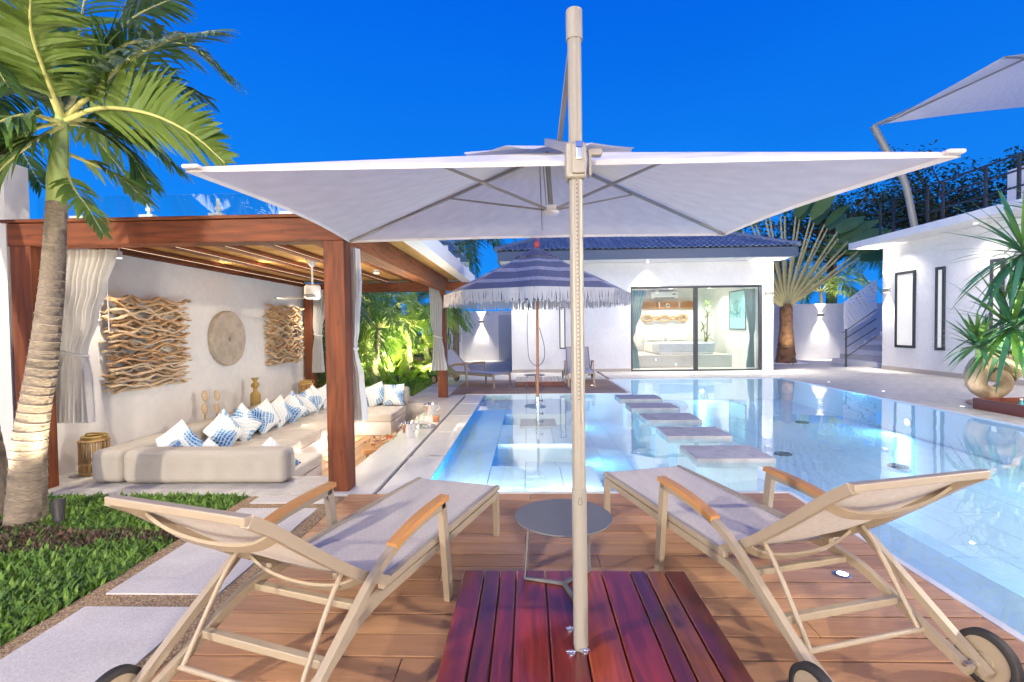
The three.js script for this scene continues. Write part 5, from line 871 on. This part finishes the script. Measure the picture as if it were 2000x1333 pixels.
// --- garden palms behind the lounge
function gardenPalm(label, x, z, th, spread, nf, lean, mats, w = 0.035, name = 'garden_palm', y0 = -0.03) {
  const o = thing(name, label, 'palm', 'palms and palm shrubs in the lit garden', x, y0, z), tp = V(lean, th, rr(-0.1, 0.1));
  if (th > 0.4) part(o, 'trunk', trunkGeo([V(0, -0.02, 0), V(lean * 0.3, th * 0.5, 0), tp], [0.11, 0.085, 0.07], Math.round(th * 9), 14), M.bark);
  else part(o, 'trunk', rod(V(0, -0.02, 0), V(0, th + 0.1, 0), 0.06, 0.04, 8), M.crownshaft);
  for (let k = 0; k < nf; k++) {
    const a = k * 2.4 + rr(-0.3, 0.3), e = lerp(0.95, -0.05, k / nf), h = V(Math.cos(a), 0, Math.sin(a)), L = spread * rr(0.8, 1.1), up = V(0, L * e, 0);
    frond(o, [tp, tp.clone().addScaledVector(h, L * 0.3).addScaledVector(up, 0.42), tp.clone().addScaledVector(h, L * 0.68).addScaledVector(up, 0.55).add(V(0, -L * 0.06, 0)), tp.clone().addScaledVector(h, L * 0.98).addScaledVector(up, 0.35).add(V(0, -L * 0.36, 0))], 30, spread * 0.3, w, pick(mats), { droop: 1.0, r: 0.014, segs: 3 });
  }
  return o;
}
{
  const spots = [[-4.2, -13.3, 1.55, 1.5, 12, 0.12], [-4.35, -14.8, 1.3, 1.4, 12, -0.1], [-5.0, -12.3, 1.9, 1.6, 12, 0.0], [-3.75, -15.2, 1.6, 1.5, 12, 0.1], [-4.7, -14.1, 2.3, 1.7, 12, 0.1], [-3.3, -15.9, 1.8, 1.5, 12, -0.05], [-4.3, -15.9, 2.5, 1.8, 12, 0.1], [-5.5, -13.4, 2.6, 1.8, 12, 0.1], [-3.15, -16.25, 2.5, 1.7, 12, 0.1]];
  spots.forEach((s, i) => gardenPalm(['green feather palm with a pale ringed trunk behind the far sofa', 'short feather palm glowing yellow beside the garden spotlight', 'feather palm behind the far wall side post', 'feather palm beside the lit lawn behind the white curtain', 'tall feather palm in the middle of the garden palms', 'feather palm over the low beige wall', 'tall dark feather palm at the back of the garden', 'tall palm against the boundary wall', 'tall palm beside the white side doors'][i], ...s, M.fern));
  [[-3.75, -15.6, 0.9], [-4.35, -11.6, 0.8], [-4.75, -11.3, 0.9], [-3.3, -15.3, 0.8], [-4.6, -15.2, 1.1], [-5.1, -14.6, 1.3], [-5.6, -11.9, 1.3], [-3.2, -16.2, 0.9]].forEach(([x, z, L], i) => gardenPalm(['low palm shrub at the edge of the lit lawn', 'low bright palm shrub just behind the sofa back', 'low palm shrub beside the far wall side post', 'low palm shrub beside the side path', 'low palm shrub under the tall garden palms', 'low palm shrub near the boundary wall', 'low palm shrub in the corner of the lounge wall', 'low palm shrub against the low beige wall'][i], x, z, 0.12, L, 12, 0, M.fern, 0.028, 'palm_shrub'));
  for (const [x, z, L, h, lb] of [[-3.9, -16.0, 1.7, 0.7, 'bushy palm at the back behind the low beige wall'], [-4.9, -15.8, 1.8, 0.9, 'bushy palm at the back between the tall garden palms'], [-5.7, -15.2, 1.9, 1.0, 'bushy palm at the back beside the boundary wall'], [-5.0, -13.0, 1.5, 0.6, 'bushy palm behind the far post curtain'], [-4.75, -12.3, 1.1, 0.35, 'bushy palm close behind the far sofa'], [-2.98, -16.35, 1.3, 1.7, 'bushy palm in front of the white side doors']]) gardenPalm(lb, x, z, h, L, 16, 0.05, M.fern, 0.034, 'bushy_palm');
  gardenSpot('garden spotlight on the lawn shining up a short palm trunk', -4.05, -0.03, -14.3, -4.35, 1.5, -14.8, 46, 1.0);
  gardenSpot('garden spotlight beside the sofa back shining into palm shrubs', -4.3, -0.03, -12.2, -4.4, 1.7, -13.4, 40, 1.05);
  gardenSpot('garden spotlight at the back of the lit lawn', -2.98, -0.03, -14.6, -3.6, 1.9, -15.7, 50, 1.05);
  gardenSpot('garden spotlight under the tall garden palms', -3.6, -0.03, -13.4, -4.4, 2.4, -14.3, 45, 1.05);
  gardenSpot('black garden spotlight in the grass beside the leaning palm trunk', -3.62, -0.03, -3.62, -3.85, 2.2, -3.78, 9, 0.62);
  gardenSpot('garden spotlight in the grass between the two palm trunks', -4.18, -0.03, -3.45, -3.8, 3.2, -3.9, 8, 0.6);
}
gardenPalm('palm crown with bright drooping fronds behind the cutout stair screen', 13.2, -22.6, 3.0, 2.4, 14, 0, M.fern, 0.05, 'garden_palm');
gardenSpot('garden spotlight under the palm behind the courtyard wall', 12.9, -0.0, -21.9, 13.2, 3.2, -22.5, 60, 0.8);
gardenPalm('dark palm rising above the pergola roof', -2.6, -17.4, 4.3, 2.4, 13, 0.2, M.palm, 0.05, 'garden_palm');
gardenPalm('palm behind the annex roof lit from below', 17.5, -24, 4.6, 2.6, 13, 0, M.fern, 0.05, 'garden_palm');
gardenPalm('palm behind the annex roof beside the dark tree', 15.6, -25.5, 4.9, 2.6, 13, 0, M.fern, 0.05, 'garden_palm');
// --- fan palm
{
  const o = thing('fan_palm', 'tall fan shaped palm with pale stalks and a shaggy brown trunk', 'palm tree', null, 9.95, 0, -19.3);
  part(o, 'trunk', grid(22, 44, (u, v) => { const a = u * 6.28319, r = lerp(0.36, 0.22, Math.min(1, v * 1.6)) * (1 + 0.10 * noise.noise(Math.cos(a) * 5, v * 22, Math.sin(a) * 5)) * (v > 0.94 ? 0.8 : 1); return V(r * Math.cos(a), v * 2.3, r * Math.sin(a)); }, (u, v) => [u * 1.6, v * 2.3]), M.barkBrown);
  const n = 25;
  for (let k = 0; k < n; k++) {
    const t = k / (n - 1), a = lerp(-0.98, 0.98, t), z = (k % 2 ? 0.06 : -0.06), d = V(Math.sin(a), Math.cos(a), 0), L = 2.9 + 0.5 * Math.cos(a) + rr(-0.15, 0.15), b = V(Math.sin(a) * 0.12, 2.15 + 0.1 * Math.cos(a), z * 0.5), e = b.clone().addScaledVector(d, L); e.z = z * 2;
    const st = part(o, 'stalk', mg([grid(6, 8, (u, v) => { const p = b.clone().lerp(e, v), w = lerp(0.10, 0.028, Math.pow(v, 0.55)), q = (u - 0.5) * 2; return V(p.x + Math.cos(a) * q * w, p.y - Math.sin(a) * q * w, p.z + 0.045 * (1 - v) * (1 - q * q) + 0.01); }), rod(b, e, 0.045, 0.016, 7)]), M.petiole);
    const bl = 1.5 * rr(0.85, 1.15), tipD = d.clone().add(V(0.25 * Math.sign(a), -0.15, rr(-0.3, 0.3))).normalize(), sd = V(0, 0, 1).cross(tipD).normalize().applyAxisAngle(tipD, rr(-0.9, 0.9));
    sub(st, 'blade', grid(8, 12, (u, v) => { const w = 0.26 * Math.sin(Math.PI * Math.min(1, 0.12 + 0.86 * v)), q = (u - 0.5) * 2, p = e.clone().addScaledVector(tipD, bl * v).addScaledVector(sd, q * w); p.y -= 0.35 * v * v * (0.4 + Math.abs(Math.sin(a))) + 0.05 * q * q; p.z += 0.03 * Math.sin(v * 28) * Math.abs(q); return p; }), M.banana[k % 2]);
  }
  gardenSpot('garden spotlight at the foot of the fan palm', 9.75, 0.0, -18.4, 9.95, 3.2, -19.3, 9, 0.75);
  const st = []; for (let i = 0; i < 260; i++) { const a = rr(0, 6.28), r = rr(0.3, 0.75); st.push(new THREE.IcosahedronGeometry(rr(0.02, 0.045), 0).scale(1, 0.6, 1).translate(9.95 + r * Math.cos(a), 0.012, -19.3 + r * Math.sin(a) * 0.8)); }
  const g = mesh(numbered('white_gravel'), mg(st), M.white); g.userData = { kind: 'stuff', label: 'white pebbles round the foot of the fan palm', category: 'gravel' }; scene.add(g);
}
// --- red planter with strap leaved plant and spiral sculpture
{
  const x0 = 7.70, z0 = -8.75, pl = thing('red_planter', 'low dark red timber planter box at the pool edge', 'planter', null, 8.6, 0, -8.0);
  const bd = (x1, x2, z1, z2) => wpart(pl, 'board', uvm(span(x1, x2, 0.001, 0.19, z1, z2, 0.005), x2 - x1 > z2 - z1 ? 'x' : 'z'), M.planter);
  bd(x0, x0 + 0.05, z0, -6.4); bd(x0 + 0.05, 9.6, z0, z0 + 0.05); bd(9.55, 9.6, z0 + 0.05, -6.4); bd(x0 + 0.05, 9.55, -6.45, -6.4);
  wpart(pl, 'soil', uvm(span(x0 + 0.05, 9.55, 0.001, 0.12, z0 + 0.05, -6.45), 'x'), S(0.42, 0.16, 0.05, 0.95, { map: TX.soil }));
  for (const [x, z, m, s] of [[7.98, -8.2, 'turquoise', 0.07], [8.12, -8.1, 'white', 0.06], [8.22, -8.25, 'gold', 0.08], [7.9, -7.9, 'gold', 0.05]]) { const o = thing('small_bottle', { turquoise: 'small turquoise bottle standing in the red planter', white: 'small white jar standing in the red planter', gold: s > 0.06 ? 'small golden jar beside the white jar in the red planter' : 'tiny golden jar at the pool side of the red planter' }[m], 'jar', null, x, 0.121, z); part(o, 'body', lathe([[0, 0], [0.45, 0.02], [0.5, 0.6], [0.25, 1.2], [0.25, 1.5], [0, 1.5]].map(([r, y]) => [r * s, y * s]), 16), M[m]); part(o, 'cap', lathe([[0, 1.5], [0.3, 1.5], [0.3, 1.85], [0, 1.9]].map(([r, y]) => [r * s, y * s]), 14), M.white); }
  // spiral stone
  const sp = thing('spiral_sculpture', 'large sandstone spiral shell sculpture behind the red planter', 'sculpture', null, 8.35, 0, -9.15);
  const pts = []; for (let i = 0; i <= 60; i++) { const t = i / 60, a = 0.6 + t * 8.2, r = 0.36 * Math.pow(1 - t, 0.75) + 0.02; pts.push(V(r * Math.cos(a) * 1.05 + 0.02, 0.46 + r * Math.sin(a), 0.12 * t)); }
  const cv = new THREE.CatmullRomCurve3(pts);
  part(sp, 'coil', grid(70, 12, (u, v) => { const p = cv.getPoint(u), tg = cv.getTangent(u), nn = tg.clone().cross(V(0, 0, 1)).normalize(), a = v * 6.28319, r = lerp(0.19, 0.07, Math.pow(u, 0.8)) * (1 + 0.05 * Math.sin(a * 9)); return p.addScaledVector(nn, r * Math.cos(a)).add(V(0, 0, r * 1.15 * Math.sin(a))); }), M.sand);
  part(sp, 'foot', lathe([[0, 0], [0.3, 0], [0.33, 0.03], [0.26, 0.07], [0.2, 0.1], [0, 0.1]], 24), M.sand);
  part(sp, 'shell_tip', tube([V(0.33, 0.5, 0), V(0.5, 0.62, -0.02), V(0.55, 0.82, -0.05), V(0.42, 0.95, -0.05)], 0.11, 20, 10), M.sand);
  // strap leaved plant
  const o = thing('strap_leaf_plant', 'branching plant with rosettes of long blue green strap leaves', 'plant', null, 8.6, 0.12, -8.15);
  const rel = (p) => p.sub(o.position), Q = (px, py, z) => rel(gz(px, py, z));
  const base = V(0, 0, 0), heads = [[Q(1978, 640, -8.3), 1.2], [Q(2003, 495, -8.2), 1.3], [Q(1912, 678, -8.5), 0.72], [Q(2060, 590, -7.9), 1.1], [Q(2080, 430, -8.3), 1.1]];
  part(o, 'trunk', tube([base, V(0.02, 0.3, 0), V(-0.1, 0.65, -0.02)], 0.075, 16, 12), M.bark);
  heads.forEach(([h, L], i) => {
    part(o, 'branch', tube([V(-0.02, 0.3, 0), base.clone().lerp(h, 0.6).add(V(0, 0.12, 0)), h.clone()], 0.04, 16, 10), M.bark);
    for (let k = 0; k < (i === 2 ? 56 : 84); k++) {
      const a = k * 2.39996, e = lerp(1.35, -0.75, Math.pow(k / 80, 0.85)), d = V(Math.cos(a) * Math.cos(e), Math.sin(e), Math.sin(a) * Math.cos(e)), out = [], s = d.clone().cross(V(0, 1, 0)); if (s.lengthSq() < 1e-4) s.set(1, 0, 0); s.normalize();
      leafStrip(out, h.clone().addScaledVector(d, 0.02), d, s, L * rr(0.75, 1.1), 0.082 * rr(0.8, 1.1), e < 0 ? 0.9 : 0.42, 6); part(o, 'strap_leaf', tri(out), pick(M.strap));
    }
  });
  gardenSpot('garden spotlight in the red planter under the strap leaved plant', 8.0, 0.12, -7.5, 8.2, 1.6, -8.3, 22, 0.9);
}
// --- dark trees beyond the annex roof
function farTree(label, x, z, th, crown, n, size, sparse) {
  const o = thing('dark_tree', label, 'tree', null, x, -0.82, z), br = [], lf = [];
  br.push(rod(V(0, 0, 0), V(0.1, th, 0), 0.24, 0.16, 8));
  const tips = [];
  for (let k = 0; k < sparse; k++) { const a = rr(0, 6.28), e = rr(-0.1, 1.1), L = crown * rr(0.45, 1), p0 = V(0.1, th * rr(0.75, 1), 0), p1 = p0.clone().add(V(Math.cos(a) * Math.cos(e) * L * 1.25, Math.sin(e) * L * 0.75 + 0.2, Math.sin(a) * Math.cos(e) * L * 0.8)), m = p0.clone().lerp(p1, 0.5).add(V(rr(-0.3, 0.3), rr(0, 0.4), rr(-0.3, 0.3))); br.push(rod(p0, m, 0.07, 0.045, 5), rod(m, p1, 0.045, 0.015, 5)); tips.push(p1, m); for (let q = 0; q < 4; q++) { const s = m.clone().lerp(p1, rnd()), e2 = s.clone().add(V(rr(-1, 1), rr(-0.3, 0.8), rr(-0.6, 0.6)).multiplyScalar(crown * 0.22)); br.push(rod(s, e2, 0.02, 0.008, 4)); tips.push(e2); } }
  for (let i = 0; i < n; i++) { const c = pick(tips), r = crown * 0.13, p = c.clone().add(V(rr(-r, r), rr(-r * 0.6, r * 0.6), rr(-r, r))), a = rr(0, 6.28), b = rr(-0.8, 0.8), d = V(Math.cos(a) * Math.cos(b), Math.sin(b), Math.sin(a) * Math.cos(b)), s = d.clone().cross(V(rr(-1, 1), 1, rr(-1, 1))).normalize(); leafStrip(lf, p, d, s, size * rr(0.7, 1.3), size * 0.55, 0.4, 2); }
  part(o, 'trunk', mg(br), S(0.16, 0.12, 0.09, 0.95)); part(o, 'crown', tri(lf), M.farTree);
}
farTree('sparse dark tree with open branches behind the annex roof', 22.0, -27.5, 8.6, 5.2, 7000, 0.2, 60);
farTree('dark tree with thin crown beside the roof parasol mast', 16.5, -27.5, 7.4, 4.2, 5000, 0.2, 44);
farTree('dense dark tree at the end of the annex roof', 27.0, -23.5, 8.6, 3.8, 9000, 0.22, 38);
farTree('dark tree rising behind the courtyard wall', 11.5, -27.0, 5.0, 3.6, 5000, 0.19, 36);

// ================================================================ HOUSE behind the camera, with unseen globe lamps that light the deck
{
  const o = thing('main_house', 'white main house wall at the back of the pool deck', 'building', null, 0, 0, 6.2);
  wpart(o, 'wall', uvm(span(-9.5, 11.5, 0, 3.6, 6.0, 6.3), 'x'), M.plaster); wpart(o, 'eave', span(-9.5, 11.5, 3.6, 3.75, 4.6, 6.3), M.white);
  const lampAt = (label, x, y, z, I) => { const l = thing('lantern_lamp', label, 'lamp', null, x, 0, z); part(l, 'pole', rod(V(0, 0, 0), V(0, y - 0.12, 0), 0.025, 0.02, 10), M.darkMetal); part(l, 'foot', lathe([[0, 0], [0.12, 0], [0.12, 0.015], [0.03, 0.03], [0, 0.03]], 18), M.darkMetal); part(l, 'lamp_globe', new THREE.SphereGeometry(0.11, 20, 14).translate(0, y, 0), M.lampWarm); part(l, 'cap', lathe([[0, y + 0.13], [0.05, y + 0.11], [0.06, y + 0.1], [0, y + 0.1]], 14), M.darkMetal); point(x, y, z, I, [1, 0.86, 0.67], 5); };
  lampAt('globe garden lamp on the lawn side of the pool deck', -5.2, 3.5, 1.4, 78);
  lampAt('added globe fill lamp in front of the main house wall', 0.6, 1.7, 5.0, 78);  // unseen fill lamp, added to light the canopy underside
  lampAt('globe garden lamp on the terrace across the pool beside the annex', 7.9, 3.6, -2.6, 84);
}
renderer.render(scene, camera);
